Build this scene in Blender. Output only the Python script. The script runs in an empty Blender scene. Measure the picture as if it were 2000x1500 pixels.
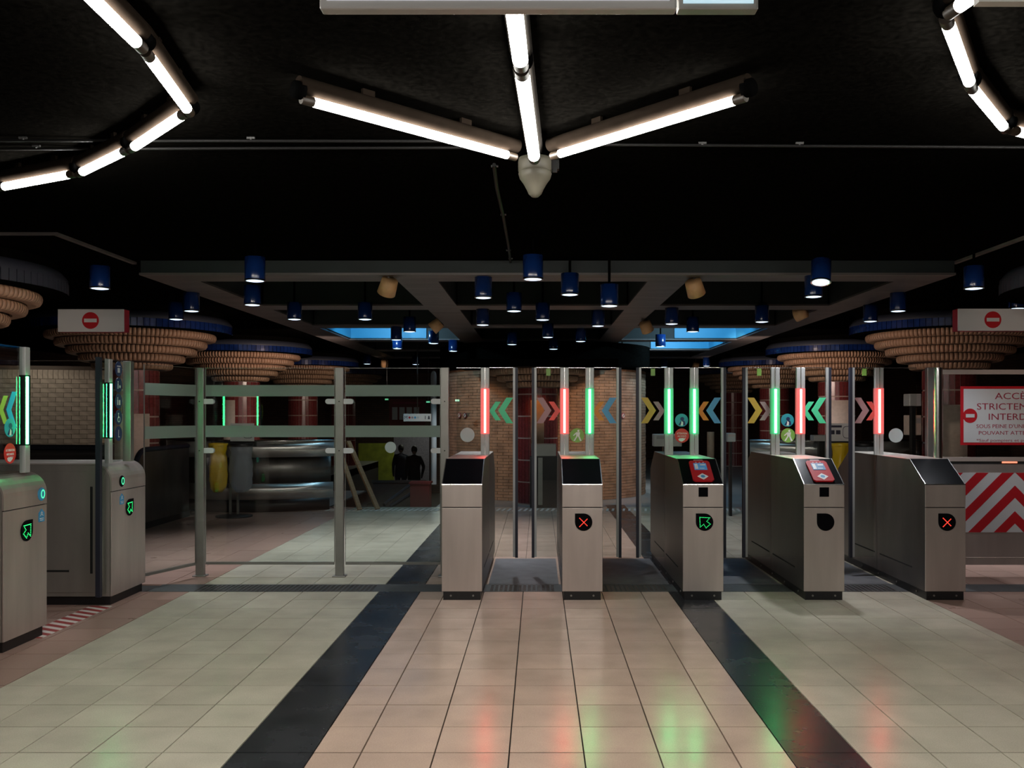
import bpy, math, random
from mathutils import Vector, Matrix
random.seed(7)
PI = math.pi
sc = bpy.context.scene
COL = sc.collection
# ------------------------------------------------------------------ camera, world, exposure
F = 1780.0; VX, VY = 1052.0, 808.0; EYE = 1.5          # focal length in pixels of a 2000x1500 frame
cam_d = bpy.data.cameras.new('camera'); cam = bpy.data.objects.new('camera', cam_d); COL.objects.link(cam)
cam.location = (0, 0, EYE); cam.rotation_euler = (PI/2, 0, 0)
cam_d.sensor_width = 36; cam_d.lens = 36*F/2000
cam_d.shift_x = (1000-VX)/2000; cam_d.shift_y = (VY-750)/2000
cam_d.clip_start = .05; cam_d.clip_end = 200
sc.camera = cam
w = bpy.data.worlds.new('world'); sc.world = w; w.use_nodes = True
w.node_tree.nodes['Background'].inputs[0].default_value = (.03, .03, .035, 1)
w.node_tree.nodes['Background'].inputs[1].default_value = .3
vs = sc.view_settings
vs.view_transform = 'Standard'; vs.look = 'None'; vs.gamma = 1; vs.use_curve_mapping = False; vs.exposure = 0.0
sc.cycles.max_bounces = 12; sc.cycles.transparent_max_bounces = 32
sc.cycles.diffuse_bounces = 3; sc.cycles.glossy_bounces = 4
TUBE_E = 68.0; POST_E = 22.0; SPOT_W = 60.0

def at(px, py, Y):                                       # point seen at a pixel at depth Y
    return Vector(((px-VX)*Y/F, Y, EYE-(py-VY)*Y/F))
def atz(px, py, z):                                      # point seen at a pixel at height z
    return at(px, py, (EYE-z)*F/(py-VY))

# ------------------------------------------------------------------ materials
M = {}
def mat(name, col, rough=.6, metal=0, emit=None, es=0, spec=.5, noise=0, nscale=20, bump=0, coat=0, stretch=None, col2=None):
    m = bpy.data.materials.new(name); m.use_nodes = True; n = m.node_tree.nodes; l = m.node_tree.links
    b = n['Principled BSDF']
    b.inputs['Base Color'].default_value = (*col, 1); b.inputs['Roughness'].default_value = rough
    b.inputs['Metallic'].default_value = metal; b.inputs['Specular IOR Level'].default_value = spec
    b.inputs['Coat Weight'].default_value = coat
    if emit: b.inputs['Emission Color'].default_value = (*emit, 1); b.inputs['Emission Strength'].default_value = es
    if noise or bump:
        tc = n.new('ShaderNodeTexCoord'); mp = n.new('ShaderNodeMapping'); nt = n.new('ShaderNodeTexNoise')
        l.new(tc.outputs['Object'], mp.inputs[0]); l.new(mp.outputs[0], nt.inputs['Vector'])
        if stretch: mp.inputs['Scale'].default_value = stretch
        nt.inputs['Scale'].default_value = nscale; nt.inputs['Detail'].default_value = 6
        if noise:
            cr = n.new('ShaderNodeMapRange'); cr.inputs[3].default_value = 1-noise; cr.inputs[4].default_value = 1+noise
            cr.inputs[1].default_value = .3; cr.inputs[2].default_value = .7
            l.new(nt.outputs['Fac'], cr.inputs[0])
            mx = n.new('ShaderNodeVectorMath'); mx.operation = 'SCALE'; mx.inputs[0].default_value = col
            l.new(cr.outputs[0], mx.inputs['Scale']); l.new(mx.outputs[0], b.inputs['Base Color'])
            if metal > .5:
                rr = n.new('ShaderNodeMapRange'); rr.inputs[3].default_value = rough*.8; rr.inputs[4].default_value = rough*1.2
                l.new(nt.outputs['Fac'], rr.inputs[0]); l.new(rr.outputs[0], b.inputs['Roughness'])
        if bump:
            bp = n.new('ShaderNodeBump'); bp.inputs['Strength'].default_value = bump; bp.inputs['Distance'].default_value = .01
            l.new(nt.outputs['Fac'], bp.inputs['Height']); l.new(bp.outputs[0], b.inputs['Normal'])
    M[name] = m; return m
def glassmat(name, tint, gloss=.08, rough=0.0, haze=0, hazecol=(.5,.5,.5)):
    m = bpy.data.materials.new(name); m.use_nodes = True; n = m.node_tree.nodes; l = m.node_tree.links; n.clear()
    o = n.new('ShaderNodeOutputMaterial'); t = n.new('ShaderNodeBsdfTransparent'); t.inputs[0].default_value = (*tint, 1)
    g = n.new('ShaderNodeBsdfGlossy'); g.inputs['Roughness'].default_value = rough; g.inputs[0].default_value = (.9,.9,.9,1)
    lw = n.new('ShaderNodeLayerWeight'); lw.inputs[0].default_value = .5
    pw = n.new('ShaderNodeMath'); pw.operation = 'POWER'; l.new(lw.outputs['Facing'], pw.inputs[0]); pw.inputs[1].default_value = 5
    fr = n.new('ShaderNodeMath'); fr.operation = 'MULTIPLY_ADD'; l.new(pw.outputs[0], fr.inputs[0]); fr.inputs[1].default_value = .9; fr.inputs[2].default_value = .035
    mx = n.new('ShaderNodeMixShader'); l.new(fr.outputs[0], mx.inputs[0]); l.new(t.outputs[0], mx.inputs[1]); l.new(g.outputs[0], mx.inputs[2])
    last = mx
    if haze:
        d = n.new('ShaderNodeBsdfDiffuse'); d.inputs[0].default_value = (*hazecol, 1)
        tr = n.new('ShaderNodeBsdfTranslucent'); tr.inputs[0].default_value = (*hazecol, 1)
        m2 = n.new('ShaderNodeMixShader'); m2.inputs[0].default_value = .5; l.new(d.outputs[0], m2.inputs[1]); l.new(tr.outputs[0], m2.inputs[2])
        m3 = n.new('ShaderNodeMixShader'); m3.inputs[0].default_value = haze; l.new(mx.outputs[0], m3.inputs[1]); l.new(m2.outputs[0], m3.inputs[2]); last = m3
    l.new(last.outputs[0], o.inputs[0]); M[name] = m; return m
def emis(name, col, s, base=(.8,.8,.8)):
    return mat(name, base, .4, emit=col, es=s)

def tilemat(name, col, rough, var=.06, spec=.5, dirt=.12):
    m = bpy.data.materials.new(name); m.use_nodes = True; n = m.node_tree.nodes; l = m.node_tree.links
    b = n['Principled BSDF']; b.inputs['Specular IOR Level'].default_value = spec
    ge = n.new('ShaderNodeNewGeometry'); nt = n.new('ShaderNodeTexNoise'); nt.inputs['Scale'].default_value = 3.2; nt.inputs['Detail'].default_value = 8
    l.new(ge.outputs['Position'], nt.inputs['Vector'])
    n2 = n.new('ShaderNodeTexNoise'); n2.inputs['Scale'].default_value = 160; n2.inputs['Detail'].default_value = 3; l.new(ge.outputs['Position'], n2.inputs['Vector'])
    wn = n.new('ShaderNodeTexWhiteNoise'); oi = n.new('ShaderNodeObjectInfo'); l.new(oi.outputs['Location'], wn.inputs['Vector'])
    def rng(src, a, c):
        r = n.new('ShaderNodeMapRange'); r.inputs[1].default_value = .25; r.inputs[2].default_value = .75; r.inputs[3].default_value = a; r.inputs[4].default_value = c
        l.new(src, r.inputs[0]); return r.outputs[0]
    m1 = n.new('ShaderNodeMath'); m1.operation = 'MULTIPLY'; l.new(rng(nt.outputs['Fac'], 1-dirt, 1+dirt), m1.inputs[0]); l.new(rng(n2.outputs['Fac'], .9, 1.1), m1.inputs[1])
    m2 = n.new('ShaderNodeMath'); m2.operation = 'MULTIPLY'; l.new(m1.outputs[0], m2.inputs[0])
    r3 = n.new('ShaderNodeMapRange'); r3.inputs[3].default_value = 1-var; r3.inputs[4].default_value = 1+var; l.new(wn.outputs['Value'], r3.inputs[0]); l.new(r3.outputs[0], m2.inputs[1])
    mx = n.new('ShaderNodeVectorMath'); mx.operation = 'SCALE'; mx.inputs[0].default_value = col; l.new(m2.outputs[0], mx.inputs['Scale']); l.new(mx.outputs[0], b.inputs['Base Color'])
    l.new(rng(nt.outputs['Fac'], rough*.88, rough*1.15), b.inputs['Roughness'])
    bp = n.new('ShaderNodeBump'); bp.inputs['Strength'].default_value = .0
    M[name] = m; return m
def brickmat(name, c1, c2, mortar, bw=.22, bh=.07):
    m = bpy.data.materials.new(name); m.use_nodes = True; n = m.node_tree.nodes; l = m.node_tree.links
    b = n['Principled BSDF']; b.inputs['Roughness'].default_value = .75
    tc = n.new('ShaderNodeTexCoord'); sx = n.new('ShaderNodeSeparateXYZ'); ad = n.new('ShaderNodeMath'); cb = n.new('ShaderNodeCombineXYZ')
    l.new(tc.outputs['Object'], sx.inputs[0]); l.new(sx.outputs[0], ad.inputs[0]); l.new(sx.outputs[1], ad.inputs[1]); l.new(ad.outputs[0], cb.inputs[0]); l.new(sx.outputs[2], cb.inputs[1])
    bk = n.new('ShaderNodeTexBrick'); l.new(cb.outputs[0], bk.inputs['Vector']); bk.inputs['Scale'].default_value = 1
    bk.inputs['Brick Width'].default_value = bw; bk.inputs['Row Height'].default_value = bh; bk.inputs['Mortar Size'].default_value = .006
    bk.inputs['Color1'].default_value = (*c1,1); bk.inputs['Color2'].default_value = (*c2,1); bk.inputs['Mortar'].default_value = (*mortar,1)
    l.new(bk.outputs['Color'], b.inputs['Base Color'])
    M[name] = m; return m

tilemat('tile_cream', (.58, .54, .43), .22); tilemat('tile_pink', (.60, .44, .35), .19); tilemat('tile_rose', (.40, .26, .21), .3, dirt=.04)
tilemat('stone_black', (.03, .031, .034), .26, spec=.45, dirt=.5); tilemat('tile_grey', (.30, .29, .28), .35); mat('lane_shade', (.15,.15,.155), .45, noise=.2, nscale=8); mat('grating', (.075,.078,.08), .5, noise=.2, nscale=30)
mat('grout', (.02,.017,.014), .9, noise=.3)
mat('black_paint', (.0022,.002,.0017), .95, noise=.5, nscale=40, bump=.2, spec=.0)
mat('beam_metal', (.11,.095,.09), .5, metal=.3, noise=.25, nscale=1.3, stretch=(1,6,1))
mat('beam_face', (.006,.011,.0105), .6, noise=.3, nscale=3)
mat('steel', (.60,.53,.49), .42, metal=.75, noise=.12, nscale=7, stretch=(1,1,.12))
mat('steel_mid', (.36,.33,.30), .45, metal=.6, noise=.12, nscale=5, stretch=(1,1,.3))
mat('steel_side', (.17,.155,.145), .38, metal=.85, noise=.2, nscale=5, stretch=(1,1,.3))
mat('steel_bright', (.66,.65,.63), .22, metal=1)
mat('steel_satin', (.30,.29,.27), .45, metal=.8, noise=.08, nscale=9)
mat('steel_counter', (.60,.57,.54), .34, metal=.9, noise=.05, nscale=3)
M['steel_counter'].node_tree.nodes['Principled BSDF'].inputs['Anisotropic'].default_value = .85
M['steel_counter'].node_tree.nodes['Principled BSDF'].inputs['Anisotropic Rotation'].default_value = 0.0
mat('steel_rail', (.50,.42,.38), .5, metal=.3); mat('edge_steel', (.75,.74,.72), .25, metal=1)
mat('black_plastic', (.008,.008,.009), .45)
mat('black_glass', (.003,.003,.004), .3, spec=.05)
mat('rubber', (.015,.017,.03), .5)
mat('dark_seam', (.01,.01,.01), .8)
mat('cover_dim', (.012,.016,.014), .6, spec=.1); mat('post_frost', (.42,.43,.42), .35, metal=.2)
mat('blue_enamel', (.004,.022,.11), .22, coat=.4)
mat('blue_glaze', (.006,.02,.10), .18, coat=.6, noise=.3, nscale=9)
mat('blue_lining', (.05,.36,.62), .5)
mat('beige_lamp', (.5,.29,.13), .5, noise=.1)
mat('dome_beige', (.13,.12,.09), .45)
mat('housing_brown', (.011,.008,.006), .7, noise=.15, spec=0)
mat('housing_white', (.02,.018,.016), .7, spec=0)
mat('terracotta', (.38,.225,.14), .45, noise=.2, nscale=14)
mat('rim_grey', (.03,.035,.05), .5); mat('terracotta_dark', (.05,.028,.02), .8)
mat('red_tile', (.17,.03,.03), .25, noise=.25, nscale=30)
mat('red_joint', (.45,.33,.28), .8)
mat('pale_panel', (.62,.50,.42), .6, noise=.08)
mat('brick_pale', (.34,.28,.235), .8, noise=.25, nscale=6)
mat('brick_brown', (.36,.20,.12), .75, noise=.3, nscale=5)
mat('mortar', (.08,.06,.05), .9)
brickmat('wall_brick', (.09,.045,.03), (.06,.03,.022), (.03,.02,.018))
mat('dark_wall', (.02,.016,.016), .8, noise=.3)
mat('white_sign', (.62,.62,.60), .5); mat('sign_red', (.50,.012,.02), .45); mat('sign_red2', (.30,.008,.02), .5)
mat('ink_red', (.33,.02,.05), .6); mat('ink_dark', (.03,.03,.05), .6)
mat('white_paint', (.62,.63,.64), .5); mat('frame_grey', (.45,.44,.43), .4, metal=.2)
mat('sticker_cyan', (.03,.35,.45), .4); mat('sticker_red', (.65,.04,.03), .4); mat('sticker_green', (.22,.42,.08), .4)
mat('sticker_pale', (.42,.50,.50), .45); mat('sticker_navy', (.012,.03,.12), .4); mat('sticker_blue', (.05,.30,.55), .4)
mat('sticker_white', (.75,.75,.75), .5)
mat('arrow_green', (.08,.72,.36), .5); mat('arrow_mauve', (.36,.24,.25), .5); mat('arrow_red', (.85,.11,.09), .5)
mat('arrow_orange', (.75,.25,.03), .5); mat('arrow_blue', (.10,.30,.58), .5); mat('arrow_gold', (.58,.34,.05), .5); mat('arrow_lime', (.35,.60,.06), .5)
mat('arrow_sky', (.02,.33,.70), .5)
mat('reader_red', (.45,.012,.018), .5, spec=.2); mat('bag_yellow', (.62,.42,.01), .35, bump=.6, nscale=12)
glassmat('bag_clear', (.75,.8,.85), rough=.15, haze=.45, hazecol=(.62,.66,.72))
glassmat('glass', (.90,.935,.92)); glassmat('glass_dark', (.45,.52,.5), haze=.06, hazecol=(.2,.25,.22))
glassmat('frost', (.6,.65,.63), rough=.2, haze=.66, hazecol=(.50,.60,.54))
mat('wood', (.36,.20,.10), .6, noise=.25, nscale=6, stretch=(1,1,6)); mat('poster_red', (.20,.02,.02), .6)
mat('lime_wall', (.30,.34,.03), .6, noise=.3, nscale=4); mat('lilac_wall', (.20,.18,.22), .7, noise=.2); mat('skin', (.35,.2,.15), .6)
mat('coat_navy', (.008,.011,.03), .8); mat('coat_black', (.006,.006,.008), .8); mat('hair', (.01,.008,.006), .6); mat('trousers', (.02,.015,.018), .8)
mat('mark_white', (.70,.62,.56), .6); mat('mark_red', (.34,.05,.045), .6)
mat('cable', (.003,.0027,.0027), .6, spec=.2); mat('clip', (.05,.05,.05), .4)
emis('tube_light', (1,.965,.90), TUBE_E); emis('led_green', (.05,1,.28), POST_E*1.6); emis('led_green_side', (.05,.55,.20), .55, (.10,.14,.12))
emis('led_red', (1,.055,.04), POST_E*1.7); emis('led_red_side', (1,.16,.15), .6, (.15,.1,.1))
emis('dot_green', (.03,1,.22), 1.6, (0,.1,0)); emis('dot_red', (1,.05,.03), 2.2, (.1,0,0)); emis('dot_cyan', (.10,.9,.45), 1.3, (0,.1,0))
emis('down_disc', (.62,.80,1), 1.6); emis('screen_blue', (.35,.62,.75), .8); emis('reader_screen', (.04,.17,.34), .7, (.02,.03,.05)); emis('lightbox', (.62,.68,.75), .5)
emis('glint_green', (.05,.6,.25), .7); emis('amber', (1,.2,.05), 1.2); emis('glow_orange', (1,.36,.08), 1.3)
mat('tube_end', (.02,.012,.006), .5); mat('coupler', (.0015,.0015,.0015), .7, spec=.0)

# ------------------------------------------------------------------ mesh builder
class MB:
    def __init__(s): s.v = []; s.f = []; s.sm = []
    def add(s, vs_, fs, smooth=False):
        o = len(s.v); s.v += [tuple(p) for p in vs_]; s.f += [tuple(i+o for i in f) for f in fs]; s.sm += [smooth]*len(fs); return s
    def box(s, x0, x1, y0, y1, z0, z1):
        v = [(x, y, z) for z in (z0, z1) for y in (y0, y1) for x in (x0, x1)]
        return s.add(v, [(0,2,3,1),(4,5,7,6),(0,1,5,4),(2,6,7,3),(0,4,6,2),(1,3,7,5)])
    def prism(s, poly, axis, a, b):                      # polygon in the two other axes (cyclic x>y>z), extruded from a to b
        n = len(poly); v = []
        for t in (a, b):
            for (p, q) in poly:
                v.append({'x': (t, p, q), 'y': (p, t, q), 'z': (p, q, t)}[axis])
        fs = [tuple(range(n))[::-1], tuple(range(n, 2*n))] + [(i, (i+1) % n, n+(i+1) % n, n+i) for i in range(n)]
        return s.add(v, fs)
    def cyl(s, p0, p1, r0, r1=None, n=16, caps=True, smooth=True):
        if r1 is None: r1 = r0
        p0 = Vector(p0); p1 = Vector(p1); d = (p1-p0).normalized()
        a = d.orthogonal().normalized(); b = d.cross(a); v = []
        for p, r in ((p0, r0), (p1, r1)):
            for i in range(n): t = 2*PI*i/n; v.append(p + a*math.cos(t)*r + b*math.sin(t)*r)
        s.add(v, [(i, (i+1) % n, n+(i+1) % n, n+i) for i in range(n)], smooth)
        if caps: s.add(v, [tuple(range(n))[::-1], tuple(range(n, 2*n))])
        return s
    def lathe(s, prof, c=(0,0,0), n=32, smooth=True, a0=0, a1=2*PI):
        full = abs(a1-a0-2*PI) < 1e-6; m = n if full else n+1; v = []
        for i in range(m):
            t = a0+(a1-a0)*i/n
            for r, z in prof: v.append((c[0]+r*math.cos(t), c[1]+r*math.sin(t), c[2]+z))
        k = len(prof); fs = []
        for i in range(n):
            j = (i+1) % m
            for q in range(k-1): fs.append((i*k+q, j*k+q, j*k+q+1, i*k+q+1))
        return s.add(v, fs, smooth)
    def path(s, pts, r, n=8):
        for a, b in zip(pts[:-1], pts[1:]): s.cyl(a, b, r, n=n)
        return s
    def disc(s, c, r, normal, t=.002, n=28):
        c = Vector(c); nn = Vector(normal).normalized(); return s.cyl(c, c+nn*t, r, n=n, smooth=False)
    def build(s, name, m, parent=None, loc=(0,0,0), bevel=0):
        me = bpy.data.meshes.new(name); me.from_pydata(s.v, [], s.f)
        me.polygons.foreach_set('use_smooth', s.sm); me.update()
        me.materials.append(M[m] if isinstance(m, str) else m)
        o = bpy.data.objects.new(name, me); COL.objects.link(o); o.location = loc
        if parent: o.parent = parent
        if bevel:
            b = o.modifiers.new('bevel', 'BEVEL'); b.width = bevel; b.segments = 2; b.limit_method = 'ANGLE'
        return o
def share(o, loc, parent=None, rot=None, scale=None, name=None):
    c = o.copy(); COL.objects.link(c); c.location = loc
    if parent: c.parent = parent
    if rot: c.rotation_euler = rot
    if scale: c.scale = scale
    return c
def tag(o, label=None, cat=None, group=None, kind=None):
    if label: o['label'] = label
    if cat: o['category'] = cat
    if group: o['group'] = group
    if kind: o['kind'] = kind
    return o
def thing(name, label, cat, loc=(0,0,0), rz=0, group=None):
    o = bpy.data.objects.new(name, None); COL.objects.link(o); o.location = loc; o.rotation_euler = (0,0,rz); o.empty_display_size = .1
    return tag(o, label, cat, group)
def text(body, m, parent, loc, width=None, height=.05, rot=(PI/2,0,0), name='lettering', thick=.001, align='LEFT'):
    c = bpy.data.curves.new(name, 'FONT'); c.body = body; c.size = 1; c.extrude = .01; c.resolution_u = 3
    t = bpy.data.objects.new(name, c); COL.objects.link(t); bpy.context.view_layer.update()
    me = bpy.data.meshes.new_from_object(t.evaluated_get(bpy.context.evaluated_depsgraph_get())); bpy.data.objects.remove(t); bpy.data.curves.remove(c)
    xs = [v.co.x for v in me.vertices]; x0, x1 = min(xs), max(xs)
    sy = height/.69; sx = sy if width is None else width/(x1-x0)
    off = {'LEFT': x0, 'CENTER': (x0+x1)/2}[align]
    for v in me.vertices: v.co = ((v.co.x-off)*sx, v.co.y*sy, v.co.z*thick/.01)
    me.materials.clear(); me.materials.append(M[m]); me.name = name
    o = bpy.data.objects.new(name, me); COL.objects.link(o); o.location = loc; o.rotation_euler = rot
    if parent: o.parent = parent
    return o
def clip(poly, x0, x1, y0, y1):
    def cut(p, f):
        out = []
        for i in range(len(p)):
            a, b = p[i], p[(i+1) % len(p)]; fa, fb = f(a), f(b)
            if fa >= 0: out.append(a)
            if fa*fb < 0: t = fa/(fa-fb); out.append((a[0]+(b[0]-a[0])*t, a[1]+(b[1]-a[1])*t))
        return out
    for f in (lambda p: p[0]-x0, lambda p: x1-p[0], lambda p: p[1]-y0, lambda p: y1-p[1]):
        if not poly: return poly
        poly = cut(poly, f)
    return poly
def area(p): return abs(sum(p[i][0]*p[(i+1) % len(p)][1]-p[(i+1) % len(p)][0]*p[i][1] for i in range(len(p))))/2

# ------------------------------------------------------------------ floor
ROW = .3315; Y0R = 4.033-24*ROW
XC = [-1.345-.32*k for k in range(5, -1, -1)]            # cream tiles on the left of the first black strip
cols = []                                                # (x0, x1, material)
x = XC[0]
while x > -9.5: cols.append((x-.33, x, 'tile_rose')); x -= .33
for a, b in zip(XC[:-1], XC[1:]): cols.append((a, b, 'tile_cream'))
cols.append((-1.345, -.997, 'stone_black'))
cx = [-.997, -.785, -.46, -.13, .2, .53, .86, 1.095]
for a, b in zip(cx[:-1], cx[1:]): cols.append((a, b, 'tile_pink'))
cols.append((1.095, 1.411, 'stone_black'))
rx = [1.411, 1.73, 2.05, 2.38, 2.71, 3.04, 3.13]
for a, b in zip(rx[:-1], rx[1:]): cols.append((a, b, 'tile_cream'))
x = 3.13
while x < 9.5: cols.append((x, x+.33, 'tile_rose')); x += .33
floor = MB().box(-11, 11, -4, 14.75, -.2, -.012).box(-11, -3.35, 14.75, 17.8, -.2, -.012).box(-11, -5.1, 17.8, 31, -.2, -.012).box(-1.7, 11, 14.75, 31, -.2, -.012).build('floor', 'grout')
tag(floor, kind='structure')
tiles = []
for (a, b, m) in cols:
    r = Y0R
    while r < 15:
        y0, y1 = r, r+ROW
        if m == 'stone_black':
            if int(round((r-Y0R)/ROW)) % 3 == 0: tiles.append((a, b, r, r+3*ROW, m))
        elif not (y0 > 7.55 and y0 < 8.0): tiles.append((a, b, y0, y1, m))
        else: pass
        r += ROW
def tile_vis(t):
    xc, yc = (t[0]+t[1])/2, (t[2]+t[3])/2
    if yc < 1: return False
    px = VX+xc*F/yc; py = VY+1.5*F/yc
    return -60 < px < 2060 and py < 1560
vis = [t for t in tiles if tile_vis(t)]
tiles = [t for t in tiles if t[3] <= 7.69 or t[2] >= 8.0 or t[4] == 'stone_black']
vis = sorted([t for t in tiles if tile_vis(t) and t[2] < 15], key=lambda t: t[2])
near, rest = vis[:300], [t for t in tiles if t not in set(vis[:300]) and abs((t[0]+t[1])/2) < 9]
tm = {}
for (a, b, y0, y1, m) in near:
    k = (round(b-a, 3), round(y1-y0, 3), m)
    if k not in tm:
        wx, wy = (b-a)/2-.0034, (y1-y0)/2-.003
        tm[k] = MB().box(-wx, wx, -wy, wy, -.012, 0)
        o = tm[k] = tm[k].build('tile' if m != 'stone_black' else 'black_slab', m, floor, ((a+b)/2, (y0+y1)/2, random.uniform(-.0006, .0006)))
    else: o = share(tm[k], ((a+b)/2, (y0+y1)/2, random.uniform(-.0006, .0006)), floor)
for mm in ('tile_cream', 'tile_pink', 'tile_rose', 'stone_black'):
    mb = MB()
    for (a, b, y0, y1, m) in rest:
        if m == mm:
            if y0 > 14.4: continue
            mb.box(a+.002, b-.002, y0+.002, y1-.002, -.012, random.uniform(-.0006, .0006))
    if mb.v: tag(mb.build('far_tiles', mm, floor), kind='stuff')
# floor beyond the first field: plain far floor surface, tactile strip
tag(MB().box(-9, -3.4, 14.45, 17.8, -.012, -.002).box(-9, -5.1, 17.8, 30, -.012, -.002).box(-1.65, 9, 14.45, 30, -.012, -.002).build('far_paving', 'tile_grey', floor), kind='stuff')
mb = MB(); x = -3.3
while x < 3.6: mb.prism([(x, 14.02), (x+.035, 14.02), (x+.075, 14.36), (x+.04, 14.36)], 'z', .0, .006); x += .085
tag(mb.build('tactile_strip', 'mark_white', floor), 'pale ribbed warning strip', kind='stuff')
# dark grating under the gates
gr = MB().box(-3.3, 5.5, 7.684, 8.008, -.011, .001).build('floor_grating', 'grating', floor)
mb = MB()
for lane in ((-2.9, -1.4), (-.40, .15), (.56, 1.12), (2.5, 3.05)):
    x = lane[0]
    while x < lane[1]:
        for k in range(8): mb.box(x-.012, x+.012, 7.70+k*.036, 7.715+k*.036, .001, .004)
        x += .04
for (a, b) in ((-.44, .176), (.53, 1.148), (1.50, 2.12), (2.475, 3.095)):
    MB().box(a, b, 8.012, 9.42, .0008, .003).build('lane_shade_sheet', 'lane_shade', floor)  # dark sheets that paint shade onto the lane floor
tag(mb.build('tactile_studs', 'steel_side', floor), kind='stuff')

# ------------------------------------------------------------------ ceiling with coffers
CZ = 2.88; BZ = 2.75
mb = MB().box(-11, 11, -4, 8.21, CZ, CZ+.1).box(-11, -3.6, 8.21, 31, CZ, CZ+.1).box(3.76, 11, 8.21, 31, CZ, CZ+.1).box(-3.6, 3.76, 8.21, 31, 3.25, 3.35)
mb.box(-3.6, 3.76, 20.6, 20.7, CZ, 3.3)
ceiling = tag(mb.build('ceiling', 'black_paint'), kind='structure')
def beam(x0, x1, y0, y1, z1=3.25):
    o = MB().box(x0, x1, y0, y1, BZ, BZ+.02).build('ceiling_beam', 'beam_metal'); tag(o, kind='structure')
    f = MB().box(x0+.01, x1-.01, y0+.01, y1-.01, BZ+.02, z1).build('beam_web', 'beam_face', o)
    return o
ROWS_B = [(8.21, 8.62), (10.55, 10.97), (12.94, 13.32), (15.45, 15.85), (17.9, 18.3), (20.2, 20.6)]
beam(-3.6, 3.76, *ROWS_B[0])
for (a, b) in ROWS_B[1:]:
    for (p, q) in ((-3.2, -1.33), (-.95, 1.03), (1.40, 3.36)): beam(p, q, a, b)
for (a, b) in ((-3.6, -3.2), (-1.33, -.95), (1.03, 1.40), (3.36, 3.76)): beam(a, b, 8.62 if a in (-3.6, 3.36) else 8.621, 20.7)
tag(MB().box(-3.70, -3.66, 6.96, 8.3, CZ-.02, CZ).box(-9, -3.66, 6.93, 6.96, CZ-.02, CZ).build('trim_1', 'beam_metal'), kind='structure')
tag(MB().box(3.76, 3.80, 6.4, 8.3, CZ-.02, CZ).build('trim_2', 'beam_metal'), kind='structure')
# blue lined coffers
def coffer(x0, x1, y0, y1, side, label, E):
    t = thing('blue_coffer', label, 'ceiling panel', ((x0+x1)/2, (y0+y1)/2, 0), 0, 'blue lit ceiling coffers')
    cx_, cy_ = (x0+x1)/2, (y0+y1)/2
    MB().box(x0-cx_, x1-cx_, y1-cy_-.012, y1-cy_, BZ+.03, 3.2).build('back_lining', 'blue_lining', t)
    xs = x0 if side < 0 else x1-.012
    MB().box(xs-cx_, xs+.012-cx_, y0-cy_, y1-cy_-.013, BZ+.03, 3.2).build('side_lining', 'blue_lining', t)
    MB().box(x0-cx_, x1-cx_, y0-cy_, y1-cy_-.013, 3.2, 3.21).build('top_lining', 'blue_lining', t)
    l = bpy.data.lights.new('coffer_lamp', 'AREA'); l.energy = E; l.color = (.45, .78, 1); l.size = .3; l.shape = 'RECTANGLE'; l.size_y = .05
    lo = bpy.data.objects.new('coffer_lamp', l); COL.objects.link(lo); lo.parent = t
    lo.location = ((x0+.8 if side < 0 else x1-.8)-cx_, -.5, 3.12); lo.rotation_euler = (math.radians(60), 0, math.radians(20*side))
coffer(-3.19, -1.9, 13.33, 15.44, -1, 'blue lit coffer in the ceiling grid above the left capitals', 26)
coffer(2.3, 3.35, 13.33, 15.44, 1, 'blue lit coffer in the ceiling grid, wider one on the right side', 26)
coffer(2.2, 3.35, 15.86, 17.89, 1, 'smaller blue lit coffer behind the wider blue one on the right side', 30)

# ------------------------------------------------------------------ walls
tag(MB().box(-11, 11, 31, 31.2, -3, 3.4).build('wall_back', 'wall_brick'), kind='structure')
tag(MB().box(-11.2, -11, -4, 31, -.2, 3.3).build('wall_left', 'wall_brick'), kind='structure')
tag(MB().box(11, 11.2, -4, 31, -.2, 3.3).build('wall_right', 'wall_brick'), kind='structure')
tag(MB().box(-11, 11, -4.2, -4, -.2, 3.3).build('wall_front', 'wall_brick'), kind='structure')
# stairwell going down to the lower level
sw = MB().box(-3.34, -1.71, 15.5, 30.9, -1.4, -1.2).box(-5.09, -3.34, 17.87, 30.9, -1.4, -1.2)
for k in range(7): sw.box(-3.34, -1.71, 14.76+k*.28, 15.03+k*.28, -1.4, -.02-.17*(k+1))
stairs = tag(sw.build('stairwell', 'dark_wall'), 'dark stairs going down between the curved steel counter and the brick drum', 'stairs')
tag(MB().box(-3.4, -3.35, 14.75, 17.8, -1.4, -.02).box(-5.1, -3.4, 17.8, 17.86, -1.4, -.02).box(-5.15, -5.1, 17.8, 31, -1.4, -.02).build('wall_stair_left', 'dark_wall'), kind='structure')
tag(MB().box(-1.7, -1.65, 14.75, 31, -1.4, -.02).build('wall_stair_right', 'dark_wall'), kind='structure')
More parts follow.
